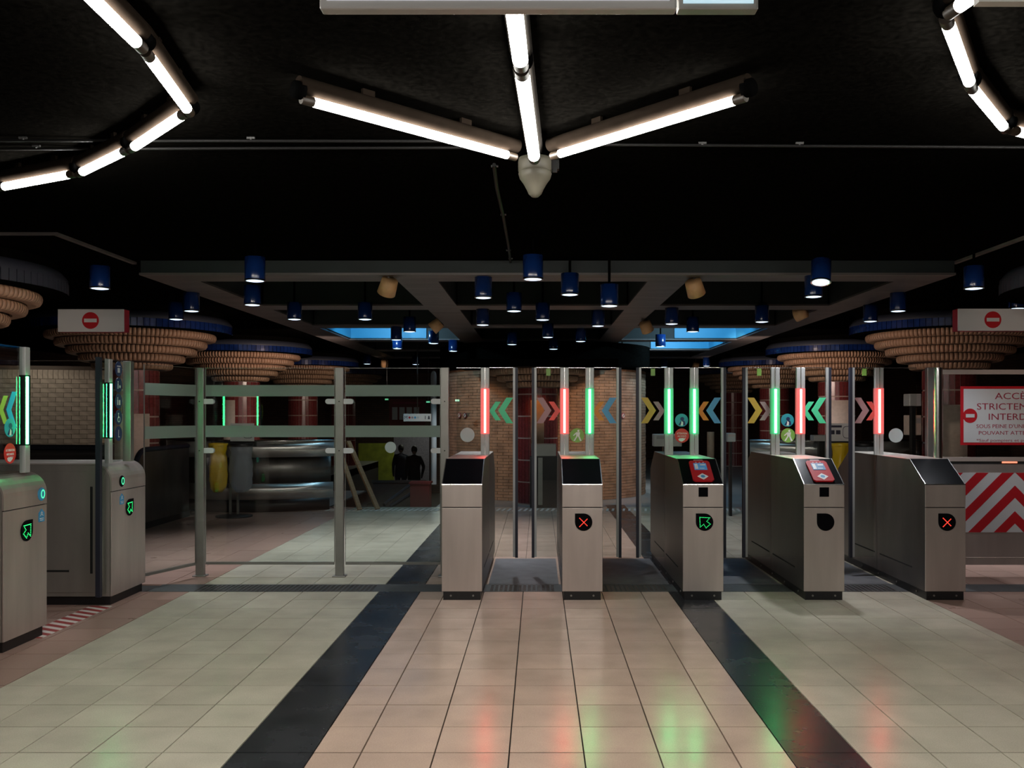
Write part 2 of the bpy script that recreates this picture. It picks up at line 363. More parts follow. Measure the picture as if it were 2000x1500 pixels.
# central brick drum
def brick_drum(name, c, R, a0, a1, z0, z1, bl, bh, m, mm, nparts, label, soldier=False):
    t = thing(name, label, 'wall', (c[0], c[1], 0))
    MB().lathe([(R-.02, z0), (R-.02, z1)], (0,0,0), 64, True, a0, a1).build('core', mm, t)
    g = .006; nb = max(1, int((a1-a0)*R/bl)); da = (a1-a0)/nb; rows = int((z1-z0)/bh); rest_ = MB(); proto = None; cnt = 0
    lst = []
    for r in range(rows):
        sold = soldier and r >= rows-2
        if sold and r == rows-1: continue
        for i in range(nb + (0 if sold else (r % 2))):
            a = a0+da*(i+.5 - (0 if sold else (r % 2)*.5))
            if sold:
                for q in range(3):
                    lst.append((a+da*(q-1)/3, z0+bh*r, z0+bh*(r+2), da*R/3-g))
            else: lst.append((a, z0+bh*r, z0+bh*(r+1), da*R-g))
    for (a, za, zb, L) in lst:
        if a < a0+.001 or a > a1-.001: continue
        pr = random.uniform(-.003, .003)
        if cnt < nparts:
            cnt += 1; key = (round(L, 3), round(zb-za, 3))
            if proto is None: proto = {}
            if key not in proto:
                h = (zb-za-g)/2; o = proto[key] = MB().box(-.05, 0, -L/2, L/2, -h, h).build('brick', m, t)
            else: o = proto[key].copy(); COL.objects.link(o)
            o.location = ((R+pr)*math.cos(a), (R+pr)*math.sin(a), (za+zb)/2); o.rotation_euler = (0, 0, a); o.parent = t
        else:
            ca, sa = math.cos(a), math.sin(a); v = []
            for zz in (za+g/2, zb-g/2):
                for rr, ll in ((R-.03, -L/2), (R-.03, L/2), (R+pr, -L/2), (R+pr, L/2)): v.append((rr*ca-ll*sa, rr*sa+ll*ca, zz))
            rest_.add(v, [(0,2,3,1),(4,5,7,6),(0,1,5,4),(2,6,7,3),(0,4,6,2),(1,3,7,5)])
    if rest_.v: tag(rest_.build('brick_courses', m, t), kind='stuff')
    return t
drum = brick_drum('brick_drum', (.12, 17.5), 1.92, PI, 2*PI, 0, 2.3, .21, .052, 'brick_brown', 'mortar', 0, 'round brown brick drum wall behind the middle gates')
MB().lathe([(1.0, 2.30), (2.05, 2.30), (2.05, 2.36), (2.0, 2.36), (2.0, 2.74)], n=64).build('fascia', 'black_paint', drum)
brick_drum('brick_wall', (-9.2, 18.9), 3.4, math.radians(255), math.radians(300), .2, 2.32, .23, .079, 'brick_pale', 'mortar', 300, 'curved pale brick wall with an upright top course, behind the left gate', soldier=True)

# ------------------------------------------------------------------ mushroom columns
tile_proto = {}
def mushroom(xc, yc, label, rim=True, nind=0, dz=0, far=False, lower=0, seg=.056, panel=None, rings=5, pmat='pale_panel', rimm='blue_glaze'):
    t = thing('mushroom_column', label, 'column', (xc, yc, 0), 0, 'columns with tiled bowl capitals')
    R = [1.09, .97, .83, .68, .52][5-rings:]; hh = .1; zt = 2.60-lower-.1*(5-rings)
    # shaft with vertical tiles
    SR = .345; zb = zt-.1*rings
    MB().lathe([(SR-.012, 0), (SR-.012, zb+.05)], n=48).build('shaft_core', 'red_joint', t)
    st = MB(); nt_ = 30
    for i in range(nt_):
        a = 2*PI*i/nt_; da = 2*PI/nt_*.5*.86
        for z0, z1 in ([(k*.36+.03, k*.36+.38) for k in range(6)]):
            z1 = min(z1, zb); 
            if z1 <= z0: continue
            v = [(rr*math.cos(a+s*da), rr*math.sin(a+s*da), z) for z in (z0, z1-.012) for rr in (SR-.02, SR) for s in (-1, 1)]
            st.add(v, [(0,2,3,1),(4,5,7,6),(0,1,5,4),(2,6,7,3),(0,4,6,2),(1,3,7,5)])
    tag(st.build('shaft_tiles', 'red_tile', t), kind='stuff')
    MB().lathe([(.3, zb), (.42, zb), (.44, zb+.01), (R[0]-.09, zt+.01), (R[0]+.03, zt+.01), (R[0]+.03, zt+.02), (.2, zt+.02)], n=48).build('bowl_core', 'terracotta_dark', t)
    allt = []
    for k, r in enumerate(R):
        n = int(2*PI*r/seg)
        for i in range(n): allt.append((k, r, 2*PI*(i+.5*(k % 2))/n))
    cam_a = math.atan2(-yc, -xc)
    allt.sort(key=lambda q: -math.cos(q[2]-cam_a)-.1*q[0])
    ind = allt[:nind]; oth = allt[nind:]
    def prof(r):   # barrel shaped tile section
        return [(r-.13, .002), (r-.055, .0), (r-.018, .012), (r-.004, .035), (r, .06), (r-.006, .085), (r-.02, .098), (r-.05, .0985)]
    def tilegeo(mb, r, a, z, wid):
        hw = wid/2*.88; v = []; p = prof(r)
        for s in (-1, -.72, .72, 1):
            for rr, zz in p:
                off = 0 if abs(s) < 1 else -.022
                rad = rr+off; v.append((rad*math.cos(a)-s*hw*math.sin(a), rad*math.sin(a)+s*hw*math.cos(a), z+zz))
        k = len(p); fs = []
        for q in range(3):
            for j in range(k-1): fs.append((q*k+j, (q+1)*k+j, (q+1)*k+j+1, q*k+j+1))
        mb.add(v, fs, True)
    for (k, r, a) in ind:
        key = (k, rings)
        if key not in tile_proto:
            mb = MB(); tilegeo(mb, r, 0, 0, 2*PI*r/int(2*PI*r/seg)); o = mb.build('tile', 'terracotta', t); tile_proto[key] = o
        else: o = tile_proto[key].copy(); COL.objects.link(o); o.parent = t
        o.rotation_euler = (0, 0, a); o.location = (0, 0, zt-hh*(k+1))
    mb = MB()
    for (k, r, a) in oth: tilegeo(mb, r, a, zt-hh*(k+1), 2*PI*r/int(2*PI*r/seg))
    tag(mb.build('ring_tiles', 'terracotta', t), kind='stuff')
    if rim:
        MB().lathe([(1.0, 2.598), (1.307, 2.598), (1.307, 2.601), (1.29, 2.6015), (1.29, 2.62), (1.29, 2.70), (1.24, 2.74), (1.24, CZ)], n=64).build('rim_core', 'black_paint', t)
        rb = MB(); n = 110
        for i in range(n):
            a = 2*PI*i/n; da = PI/n*.9
            v = [(rr*math.cos(a+s*da), rr*math.sin(a+s*da), z) for z in (2.602, 2.705) for rr in (1.27, 1.305) for s in (-1, 1)]
            rb.add(v, [(0,2,3,1),(4,5,7,6),(0,1,5,4),(2,6,7,3),(0,4,6,2),(1,3,7,5)])
        tag(rb.build('rim_tiles', rimm, t), 'blue glazed rim tiles' if rimm == 'blue_glaze' else None, kind='stuff')
        MB().lathe([(1.30, 2.706), (1.30, 2.74), (1.25, 2.80), (1.2, 2.80)], n=64).build('rim_cap', 'rim_grey', t)
    if panel:
        a0, a1, z0, z1 = panel
        MB().lathe([(SR+.004, z0), (SR+.012, z0), (SR+.012, z1), (SR+.004, z1)], n=12, a0=a0, a1=a1).build('panel', pmat, t)
    return t
R_ = math.radians
mushroom(-5.59, 8.0, 'mushroom column with tan tiled bowl at the upper left edge, nearest the viewer', nind=140, rimm='rim_grey')
mushroom(-5.59, 12.55, 'mushroom column with tan tiled bowl behind the hanging no-entry sign over the left gate', nind=300, panel=(R_(255), R_(330), .2, 1.5))
mushroom(-5.59, 17.1, 'mushroom column with blue rim standing behind the yellow and clear rubbish bags on the left', panel=(R_(232), R_(272), .2, 1.75))
mushroom(-5.59, 21.6, 'mushroom column with shaded brown bowl, fourth of the left row')
mushroom(-5.59, 26.1, 'mushroom column farthest back in the left row')
mushroom(5.50, 8.0, 'mushroom column just past the upper right edge, nearest the viewer', nind=100, rimm='rim_grey')
mushroom(5.65, 12.55, 'mushroom column with tan tiled bowl behind the red-bordered warning panel', nind=300, panel=(R_(210), R_(285), .2, 1.62))
mushroom(5.60, 17.1, 'mushroom column with blue rim standing behind the bin signs on the right', panel=(R_(220), R_(290), .2, 1.75))
mushroom(5.59, 21.6, 'mushroom column with blue rim, fourth of the right row')
mushroom(5.59, 26.1, 'mushroom column farthest back in the right row')
cm = mushroom(-.02, 15.2, 'dark red tiled column with tiled capital in front of the round brick drum', rim=False, lower=.17, rings=3, panel=(R_(252), R_(288), .9, 1.72), pmat='brick_brown')
MB().box(-1.25, 1.25, -1.15, .42, 2.245, 2.35).build('canopy', 'black_paint', cm)

# ------------------------------------------------------------------ fluorescent fixtures
def fixture(p0, p1, label, r=.034, tr=.021, drop=.045, side=(0,0), z=2.82, brown='housing_brown', group='fluorescent tube lamps on the black ceiling', caps=(True, True), endcoil=None):
    a = Vector((p0[0], p0[1], 0)); b = Vector((p1[0], p1[1], 0)); mid = (a+b)/2; d = (b-a).normalized(); L = (b-a).length
    t = thing('tube_lamp', label, 'lamp', (mid.x, mid.y, z), math.atan2(d.y, d.x), group)
    prof = []
    hb = MB().cyl((-L/2, 0, .012), (L/2, 0, .012), r, n=20); hb.box(-L/2*.5, -L/2*.4, -.008, .008, .02, CZ-z).box(L/2*.4, L/2*.5, -.008, .008, .02, CZ-z)
    hb.build('housing', brown, t)
    MB().cyl((-L/2+.068, side[0], -drop), (L/2-.068, side[0], -drop), tr, n=16).build('tube', 'tube_light', t)
    for s in (-1, 1): MB().cyl((s*(L/2-.067), side[0], -drop), (s*(L/2-.012), side[0], -drop), tr*1.02, n=16).build('tube_end', 'tube_end', t)
    for k, s in enumerate((-1, 1)):
        if caps[k]:
            MB().lathe([(0, -.02), (r*1.04, -.02), (r*1.04, .02), (0, .02)], n=20).build('end_cap', 'coupler', t, (s*L/2, 0, -.012)).rotation_euler = (0, PI/2, 0)
    return t
def fx(px0, py0, px1, py1, label, zz=2.765, **k):
    a = atz(px0, py0, zz); b = atz(px1, py1, zz); return fixture(a, b, label, z=zz+.045, **k)
# left chain, right chain
fx(92, -90, 281, 97, 'fluorescent tube lamp cut by the top edge in the left chain')
fx(281, 97, 372, 222, 'fluorescent tube lamp second from the top in the left chain, sloping down to the bend')
fx(366, 218, 254, 292, 'fluorescent tube lamp just below the bend of the left chain')
fx(252, 291, 152, 340, 'short fluorescent tube lamp, second from the left end of the left chain')
fx(151, 338, -6, 367, 'fluorescent tube lamp at the far left end of the left chain')
fx(1990, -70, 1848, 30, 'fluorescent tube lamp cut by the top edge in the right chain')
fx(1846, 32, 1897, 170, 'fluorescent tube lamp running down in the middle of the right chain')
fx(1892, 165, 1965, 254, 'fluorescent tube lamp sloping down to the bend of the right chain')
fx(1968, 252, 2170, 300, 'fluorescent tube lamp cut by the right edge at the end of the right chain')
# the three armed star
G3 = 'three armed star of tube lamps'
fx(583, 192, 1010, 308, 'fluorescent tube lamp forming the left arm of the three armed star', tr=.019, caps=(True, False), group=G3)
fx(1462, 188, 1075, 306, 'fluorescent tube lamp forming the right arm of the three armed star', tr=.019, caps=(True, False), group=G3)
fx(1018, 132, 1044, 312, 'fluorescent tube lamp of the middle arm, the one ending at the beige dome', tr=.028, r=.042, caps=(True, False), brown='housing_white', group=G3)
fx(994, -60, 1018, 131, 'fluorescent tube lamp of the middle arm passing behind the hanging sign box', tr=.028, r=.042, caps=(False, True), brown='housing_white', group=G3)
c0 = at(1045, 330, 4.75)
dm = thing('ceiling_dome', 'beige dome sensor hanging where the three tube lamps meet', 'sensor', (c0.x, c0.y, 0))
zt = 2.80
MB().lathe([(0, zt+.03), (.085, zt+.03), (.088, zt+.01), (.088, zt-.035), (.084, zt-.04)], n=32).build('collar', 'dome_beige', dm)
MB().lathe([(.084, zt-.04), (.087, zt-.05), (.08, zt-.075), (.062, zt-.10), (.045, zt-.13), (.034, zt-.155), (.018, zt-.17), (0, zt-.175)], n=32).build('dome', 'dome_beige', dm)
MB().box(.08, .125, -.02, .02, zt-.03, zt+.02).box(.09, .115, -.03, -.02, zt-.05, zt-.01).build('bracket', 'cable', dm)
MB().cyl((0, 0, zt+.03), (0, 0, CZ), .03).build('stem', 'cable', dm)
# more of the same lamps behind the viewpoint, lighting the fronts of the gates
for i, (a, b, l) in enumerate((((-2.6, 1.2), (-2.0, .4), 'a left pair'), ((-1.9, .3), (-1.0, -.2), 'a left pair'), ((.4, .6), (1.3, .2), 'a middle pair'), ((2.0, 1.4), (2.9, .9), 'a right pair'), ((-.6, -1.4), (.6, -1.4), 'a rear row'))):
    fixture(a, b, ['fluorescent tube lamp behind the viewer, left of the entrance', 'fluorescent tube lamp behind the viewer, bent away at the left', 'fluorescent tube lamp overhead just behind the viewer', 'fluorescent tube lamp behind the viewer on the right side', 'fluorescent tube lamp crossing the ceiling far behind the viewer'][i], r=.036, z=2.82)
# cables on the ceiling
def cable(pts, r, label, clips=()):
    t = thing('ceiling_cable', label, 'cable', tuple(pts[0]))
    o0 = Vector(pts[0]); MB().path([Vector(p)-o0 for p in pts], r).build('wire', 'cable', t)
    for c in clips:
        q = Vector(c)-o0; MB().cyl(q+Vector((-.02, 0, .01)), q+Vector((.02, 0, .01)), .007, n=6).cyl(q, q+Vector((0,0,.03)), .006, n=6).build('clip', 'clip', t)
    return t
zc = CZ-.015
cable([atz(-40, 274, zc), atz(1000, 276, zc)], .008, 'upper of two thin cables running across the left ceiling', [atz(45, 273, zc), atz(490, 273, zc)])
cable([atz(-40, 291, zc), atz(1005, 288, zc)], .008, 'lower of two thin cables running across the left ceiling', [atz(71, 289, zc)])
cable([atz(1090, 282, zc), atz(2050, 288, zc)], .008, 'thin cable running across the right ceiling', [atz(1372, 283, zc), atz(1562, 283, zc)])
cable([atz(965, 322, zc), atz(970, 365, zc), atz(983, 423, zc), atz(993, 480, zc), atz(997, 512, zc)], .011, 'loose cable clipped along the ceiling from the dome to the beam', [atz(966, 328, zc), atz(983, 422, zc), atz(993, 491, zc), atz(997, 507, zc)])

# ------------------------------------------------------------------ hanging signs at the top
def hang_rods(t, xs, y, z0): 
    m = MB()
    for x in xs: m.cyl((x, y, z0), (x, y, CZ), .006, n=8)
    m.build('hanger_rod', 'coupler', t)
ys = 2.47
sg = thing('hanging_sign', 'wide white light box sign hanging at the top, seen from below', 'sign', (at(973, 0, ys).x, ys, 0))
hw = .485
zb = 1.5+791*ys/F
MB().box(-hw, hw, 0, .042, zb, zb+.2).build('case', 'frame_grey', sg, bevel=.006)
MB().box(-hw+.02, hw-.02, -.003, 0, zb+.022, zb+.18).build('face', 'lightbox', sg)
hang_rods(sg, (-.3, .3), .02, zb+.19)
s2 = thing('hanging_screen', 'small pale blue lit display hanging right of the wide sign box', 'screen', (at(1403, 0, ys+.1).x, ys+.1, 0))
zb = 1.5+790*(ys+.1)/F; hw = .113
MB().box(-hw, hw, 0, .04, zb, zb+.15).build('case', 'steel_satin', s2, bevel=.004)
MB().box(-hw+.014, hw-.014, -.003, 0, zb+.016, zb+.135).build('screen', 'screen_blue', s2)
hang_rods(s2, (0,), .02, zb+.14)
s3 = thing('hanging_sign', 'white sign edge cut off at the top right corner', 'sign', (at(1990, 0, 2.3).x, 2.3, 0))
zb = 1.5+805*2.3/F
MB().box(-.1, .5, 0, .03, zb, zb+.15).build('case', 'white_sign', s3); hang_rods(s3, (.2,), .015, zb+.14)

def noentry(px0, px1, py0, py1, cxp, sidef, label, extra):
    Y = 9.0; a = at(px0, py1, Y); b = at(px1, py0, Y)
    t = thing('no_entry_sign', label, 'sign', ((a.x+b.x)/2, Y, 0), 0, 'hanging no entry signs')
    hx = (b.x-a.x)/2
    MB().box(-hx, hx, 0, .02, a.z, b.z).build('face', 'white_sign', t)
    MB().box(-hx, hx, .021, .13, a.z, b.z).build('case', 'sign_red2', t)
    cxx = at(cxp, (py0+py1)/2, Y); r = .083
    MB().disc((cxx.x-(a.x+b.x)/2, -.001, cxx.z), r, (0,-1,0), .003).build('red_disc', 'sign_red', t)
    MB().box(cxx.x-(a.x+b.x)/2-.062, cxx.x-(a.x+b.x)/2+.062, -.007, -.004, cxx.z-.018, cxx.z+.018).build('bar', 'white_sign', t)
    hang_rods(t, (-hx*.6, hx*.6), .08, b.z-.01)
noentry(113, 241, 604, 648, 177, 1, 'white hanging sign with red no-entry disc above the left gate', 0)
noentry(1872, 2010, 603, 646, 1939, -1, 'white hanging sign with red no-entry disc above the right gate', 0)

# ------------------------------------------------------------------ blue downlights
def ceil_at(x, y):
    if y < 8.21 or x < -3.6 or x > 3.76: return CZ
    for a, b in ROWS_B:
        if a <= y <= b: return BZ
    for a, b in ((-3.6,-3.2), (-1.33,-.95), (1.03,1.40), (3.36,3.76)):
        if a <= x <= b: return BZ
    return 3.25
pd = thing('blue_downlight', 'x', 'lamp'); dl_parts = []
dl_parts.append(MB().lathe([(.078, .004), (.08, .012), (.08, .19), (0, .19)], n=28).build('housing', 'blue_enamel', pd))
dl_parts.append(MB().lathe([(.081, 0), (.081, .012), (.07, .012), (.07, 0), (.081, 0)], n=28).build('trim_ring', 'edge_steel', pd))
dl_parts.append(MB().lathe([(0,-.007), (.04,-.005), (.068,0), (.068,.006), (0,.006)], n=24).build('lamp_disc', 'down_disc', pd))
first = [True]
GD = 'blue cylinder downlights'
def downlight(px, py, label, z=2.56, tilt=0, spot=False, h=None):
    p = atz(px, py, z); zc_ = ceil_at(p.x, p.y)
    if first[0]: t = pd; first[0] = False
    else:
        t = pd.copy(); COL.objects.link(t)
        for c in dl_parts: d = c.copy(); COL.objects.link(d); d.parent = t
    t.location = (p.x, p.y, z); tag(t, label, 'lamp', GD)
    if tilt: t.rotation_euler = tilt
    if zc_-z > .195: MB().cyl((0, 0, .189), (0, 0, zc_-z), .012, n=8).build('stem', 'black_paint', t)
    if spot:
        l = bpy.data.lights.new('spot', 'SPOT'); l.energy = SPOT_W*(spot if spot is not True else 1); l.color = (.90, .93, 1); l.spot_size = R_(95); l.spot_blend = .6; l.shadow_soft_size = .06
        lo = bpy.data.objects.new('spot', l); COL.objects.link(lo); lo.parent = t; lo.location = (0, 0, -.01)
    return t
DL = [(498,549,'blue downlight hanging before the front beam, above the left glass screen',1),
(493,596,'blue downlight directly below another one, above the left glass screen',0),
(195,564,'blue downlight alone above the left no-entry sign',1),
(1041,546,'large blue downlight hanging at the middle of the front beam',1),
(944,582,'blue downlight in the middle bay, beside the left inner beam',0),
(1113,576,'blue downlight in the middle bay, just right of the large middle one',0),
(1004,608,'blue downlight in the middle bay, below and left of the large middle one',1),
(1190,598,'dark blue downlight in the middle bay beside the right inner beam',0,2.45),
(1589,580,'blue downlight right below the tilted blue lamp',1),
(1902,564,'blue downlight above the right no-entry sign',1),
(344,624,'dark blue downlight above the left capital, next to a lit ring',0),
(374,608,'downlight with bright ring above the blue rim of the second left capital',1),
(575,624,'downlight with thin bright ring beside the left outer beam',1),
(713,624,'unlit looking downlight in the left bay above the blue coffer',0),
(800,648,'dark downlight in the left bay beside the beige spotlights',1),
(943,635,'downlight with bright ring under the left inner beam',1),
(1060,625,'downlight in the second row of the middle bay',0),
(1168,637,'dark downlight in the second row, by the right inner beam',0),
(1312,633,'downlight right of the right inner beam',0),
(1353,648,'downlight just before the wide blue coffer',1),
(1488,629,'downlight with thin ring beside the right outer beam',0),
(1070,659,'downlight in the third row of the middle bay',0),
(1134,667,'downlight in the third row, nearer the right inner beam',0),
(1000,673,'faint downlight in the third row, nearer the left inner beam',0),
(847,671,'downlight left of the beige spotlight on the left inner beam',0),
(774,664,'downlight at the right end of the left blue coffer',0),
(776,681,'bright blue downlight glowing below the left blue coffer',0),
(885,686,'downlight left of the lower end of the left inner beam',0),
(984,688,'downlight above the central column, upper of a pair',0),
(985,700,'downlight above the central column, lower of a pair',0),
(1081,682,'downlight above the central column on its right side',1),
(1086,705,'farthest downlight just over the central capital',0),
(1125,702,'far downlight right of the central column',0),
(1215,701,'far downlight at the lower end of the right inner beam',0),
(1290,677,'downlight between the right inner beam and the blue coffers',0),
(1236,707,'far downlight over the right part of the brick drum',1),
(1297,717,'far downlight at the glass top right of the brick drum',0),
(1380,715,'far bright blue downlight at the end of the right outer beam',0),
(1754,608,'blue downlight left of the right no-entry sign',1),
(1700,628,'blue downlight over the blue rim of the second right capital',0),
(1986,603,'blue downlight overlapping the right no-entry sign, cut by the edge',1),
(895,707,'far downlight over the left part of the brick drum',1),
(908,703,'far downlight just left of the farthest cross beam end',0),
(870,711,'far downlight near the top of the steel post',0),
(717,711,'far downlight above the right glass panel of the screen',0),
(812,712,'far downlight above the right corner of the glass screen',0)]
for d in DL:
    downlight(d[0], d[1], d[2], z=d[4] if len(d) > 4 else 2.56, spot=(d[3]*(2.6 if d[1] > 570 else 1)) or False)
tl = downlight(1603, 552, 'tilted blue lamp without visible light, right part of the front beam', z=2.57, tilt=(R_(-14), R_(6), 0)); 
# beige spotlights
ps = None
def beige(px, py, z, label, rz, ry):
    p = atz(px, py, z); t = thing('beige_spotlight', label, 'lamp', (p.x, p.y, z), 0, 'beige spotlights on the beams')
    h = MB().lathe([(0, .07), (.075, .07), (.085, -.07), (.078, -.07), (.07, .04), (0, .04)], n=20).build('shade', 'beige_lamp', t); h.rotation_euler = (R_(35), R_(ry), rz)
    MB().box(-.012, .012, -.008, .008, .0, max(.08, ceil_at(p.x, p.y)-z)).build('bracket', 'black_plastic', t)
beige(758, 560, 2.66, 'beige spotlight under the front beam, left of the left inner beam', .3, 12)
beige(852, 636, 2.66, 'beige spotlight on the left inner beam, middle of its length', .8, 40)
beige(908, 684, 2.66, 'beige spotlight at the far end of the left inner beam', .8, 30)
beige(1357, 562, 2.66, 'beige spotlight under the front beam at the right inner beam', -.3, -12)
beige(1262, 638, 2.66, 'beige spotlight on the right inner beam, middle of its length', -.5, -10)
beige(1206, 685, 2.66, 'beige spotlight at the far end of the right inner beam', -.8, -30)
beige(751, 709, 2.62, 'tiny beige spotlight at the far end of the left outer beam', 0, 10)
beige(1359, 714, 2.66, 'tiny beige spotlight at the far end of the right outer beam', 0, 10)
beige(1564, 612, 2.72, 'flat beige lamp tucked under the right outer beam', 0, 70)
# small square exit box hanging in the middle
p = atz(1062, 690, 2.6); t = thing('ceiling_box', 'small pale square box hanging above the central column', 'sign', (p.x, p.y, 2.6))
MB().box(-.12, .12, 0, .05, -.08, .08).build('frame', 'frame_grey', t); MB().box(-.08, .08, -.004, 0, -.045, .045).build('face', 'black_plastic', t); MB().cyl((0,.02,.08), (0,.02,ceil_at(p.x,p.y)-2.6), .01, n=8).build('stem', 'frame_grey', t)

# ------------------------------------------------------------------ ticket gates
LP = [(0, .93), (.32, 1.12)]
def teardrop(r, n=20):
    pts = []
    for i in range(n+1): a = PI+(1.5*PI)*i/n; pts.append((r*math.cos(a), r*math.sin(a)))   # from left round the bottom and right to the top
    pts.append((-r, r)); return pts
def dots_line(mb, pts, step, r, f):
    for (a, b) in zip(pts[:-1], pts[1:]):
        L = math.hypot(b[0]-a[0], b[1]-a[1]); n = max(1, int(L/step))
        for i in range(n): t = i/n; mb.disc(f(a[0]+(b[0]-a[0])*t, a[1]+(b[1]-a[1])*t), r, f.n, .003, n=8)
ARROW = [(-.5,.5), (.45,.46), (.17,.12), (.5,-.14), (.1,-.5), (-.12,-.16), (-.46,-.42), (-.5,.5)]
def indicator(parent, kind, fr, r=.07):
    """fr maps (u, v, out) to local coordinates"""
    pl = teardrop(r); v = [fr(u, w_, .001) for u, w_ in pl]+[fr(u, w_, .006) for u, w_ in pl]; n = len(pl)
    o = MB().add(v, [tuple(range(n)), tuple(range(n, 2*n))[::-1]]+[(i, (i+1) % n, n+(i+1) % n, n+i) for i in range(n)]).build('indicator', 'black_glass', parent)
    if kind is None: return o
    mb = MB()
    class Fn:
        def __call__(s, a, b): return fr(a, b, .0065)
    f = Fn(); f.n = Vector(fr(0, 0, 1))-Vector(fr(0, 0, 0))
    if kind == 'arrow':
        dots_line(mb, [(a*.085+.003, b*.085-.003) for a, b in ARROW], .0098, .0029, f); mb.build('led_arrow', 'dot_green', o)
    else:
        dots_line(mb, [(-.032, .032), (.035, -.035)], .010, .0036, f); dots_line(mb, [(-.032, -.035), (.035, .032)], .010, .0036, f); mb.build('led_cross', 'dot_red', o)
    return o
def light_post(parent, x, y, colr, z0=1.12, z1=1.925, face='y', lit=(1.323, 1.724), wx=.039, wy=.022):
    if face == 'y':
        p = MB().box(x-wx, x+wx, y-wy, y+wy, z0, z1).build('light_post', 'post_frost', parent, bevel=.004)
        MB().box(x-wx-.001, x+wx+.001, y-wy-.002, y+wy+.001, lit[0]-.01, lit[1]+.01).build('glow_cover', 'led_%s_side' % colr, p)
        MB().cyl((x, y-wy-.004, lit[0]), (x, y-wy-.004, lit[1]), .010, n=12).build('light_tube', 'led_'+colr, p)
        MB().box(x-.003, x+.003, y-wy-.003, y-wy, z0, lit[0]-.011).box(x-.003, x+.003, y-wy-.003, y-wy, lit[1]+.011, z1).build('groove', 'edge_steel', p)
    else:
        p = MB().box(x-wy, x+wy, y-wx, y+wx, z0, z1).build('light_post', 'post_frost', parent, bevel=.004)
        MB().box(x-wy-.0005, x+wy+.001, y-wx-.001, y+wx+.0005, lit[0]-.01, lit[1]+.01).build('tube_cover', 'cover_dim', p)
        MB().cyl((x+wy+.005, y-wx*.55, lit[0]), (x+wy+.005, y-wx*.55, lit[1]), .009, n=12).build('light_tube', 'led_'+colr, p)
    return p
def chevron(cx_, cz, w_, h, th, d, plane):
    """solid chevron; d=+1 points right, plane(u, z, depth)"""
    pts = [(-w_/2, h/2), (-w_/2+th, h/2), (w_/2, 0), (-w_/2+th, -h/2), (-w_/2, -h/2), (w_/2-th, 0)]
    pts = [(cx_+d*u, cz+v) for u, v in pts]
    n = 6; v = [plane(u, z, 0) for u, z in pts]+[plane(u, z, .002) for u, z in pts]
    mb = MB(); 
    for o in (0, n): mb.add(v, [(o+0, o+1, o+2, o+5), (o+5, o+2, o+3, o+4)])
    mb.add(v, [(i, (i+1) % n, n+(i+1) % n, n+i) for i in range(n)]); return mb
def leaf(parent, x_in, x_out, y, dirn, c_big, c_small, top_glint=True):
    """glass door leaf from the post (x_in) to its free edge (x_out), seal at the free edge"""
    a, b = min(x_in, x_out), max(x_in, x_out); s = 1 if x_out > x_in else -1
    g = MB().box(a, b, y-.006, y+.006, .183, 1.922).build('door_leaf', 'glass', parent)
    MB().box(min(x_out, x_out+s*.020), max(x_out, x_out+s*.020), y-.02, y+.02, .183, 1.925).build('edge_profile', 'post_frost', g)
    MB().box(min(x_out+s*.020, x_out+s*.045), max(x_out+s*.020, x_out+s*.045), y-.02, y+.02, .175, 1.925).build('rubber_seal', 'rubber', g)
    MB().box(a, b, y-.007, y+.007, 1.9225, 1.927).build('top_edge', 'edge_steel', g)
    pl = lambda u, z, d_: (u, y-.0065-d_, z)
    # big chevron near the free edge, small one near the post, both pointing to the post
    chevron(x_out-s*.068, 1.53, .138, .236, .062, -s, pl).build('arrow', c_big, g)
    chevron(x_out-s*.165, 1.525, .108, .172, .050, -s, pl).build('arrow', c_small, g)
    if top_glint: MB().box((a+b)/2-.02, (a+b)/2+.02, y-.010, y-.0065, 1.85, 1.915).build('tag', 'sticker_green', g)  # small green patch painted in for reflected light
    return g
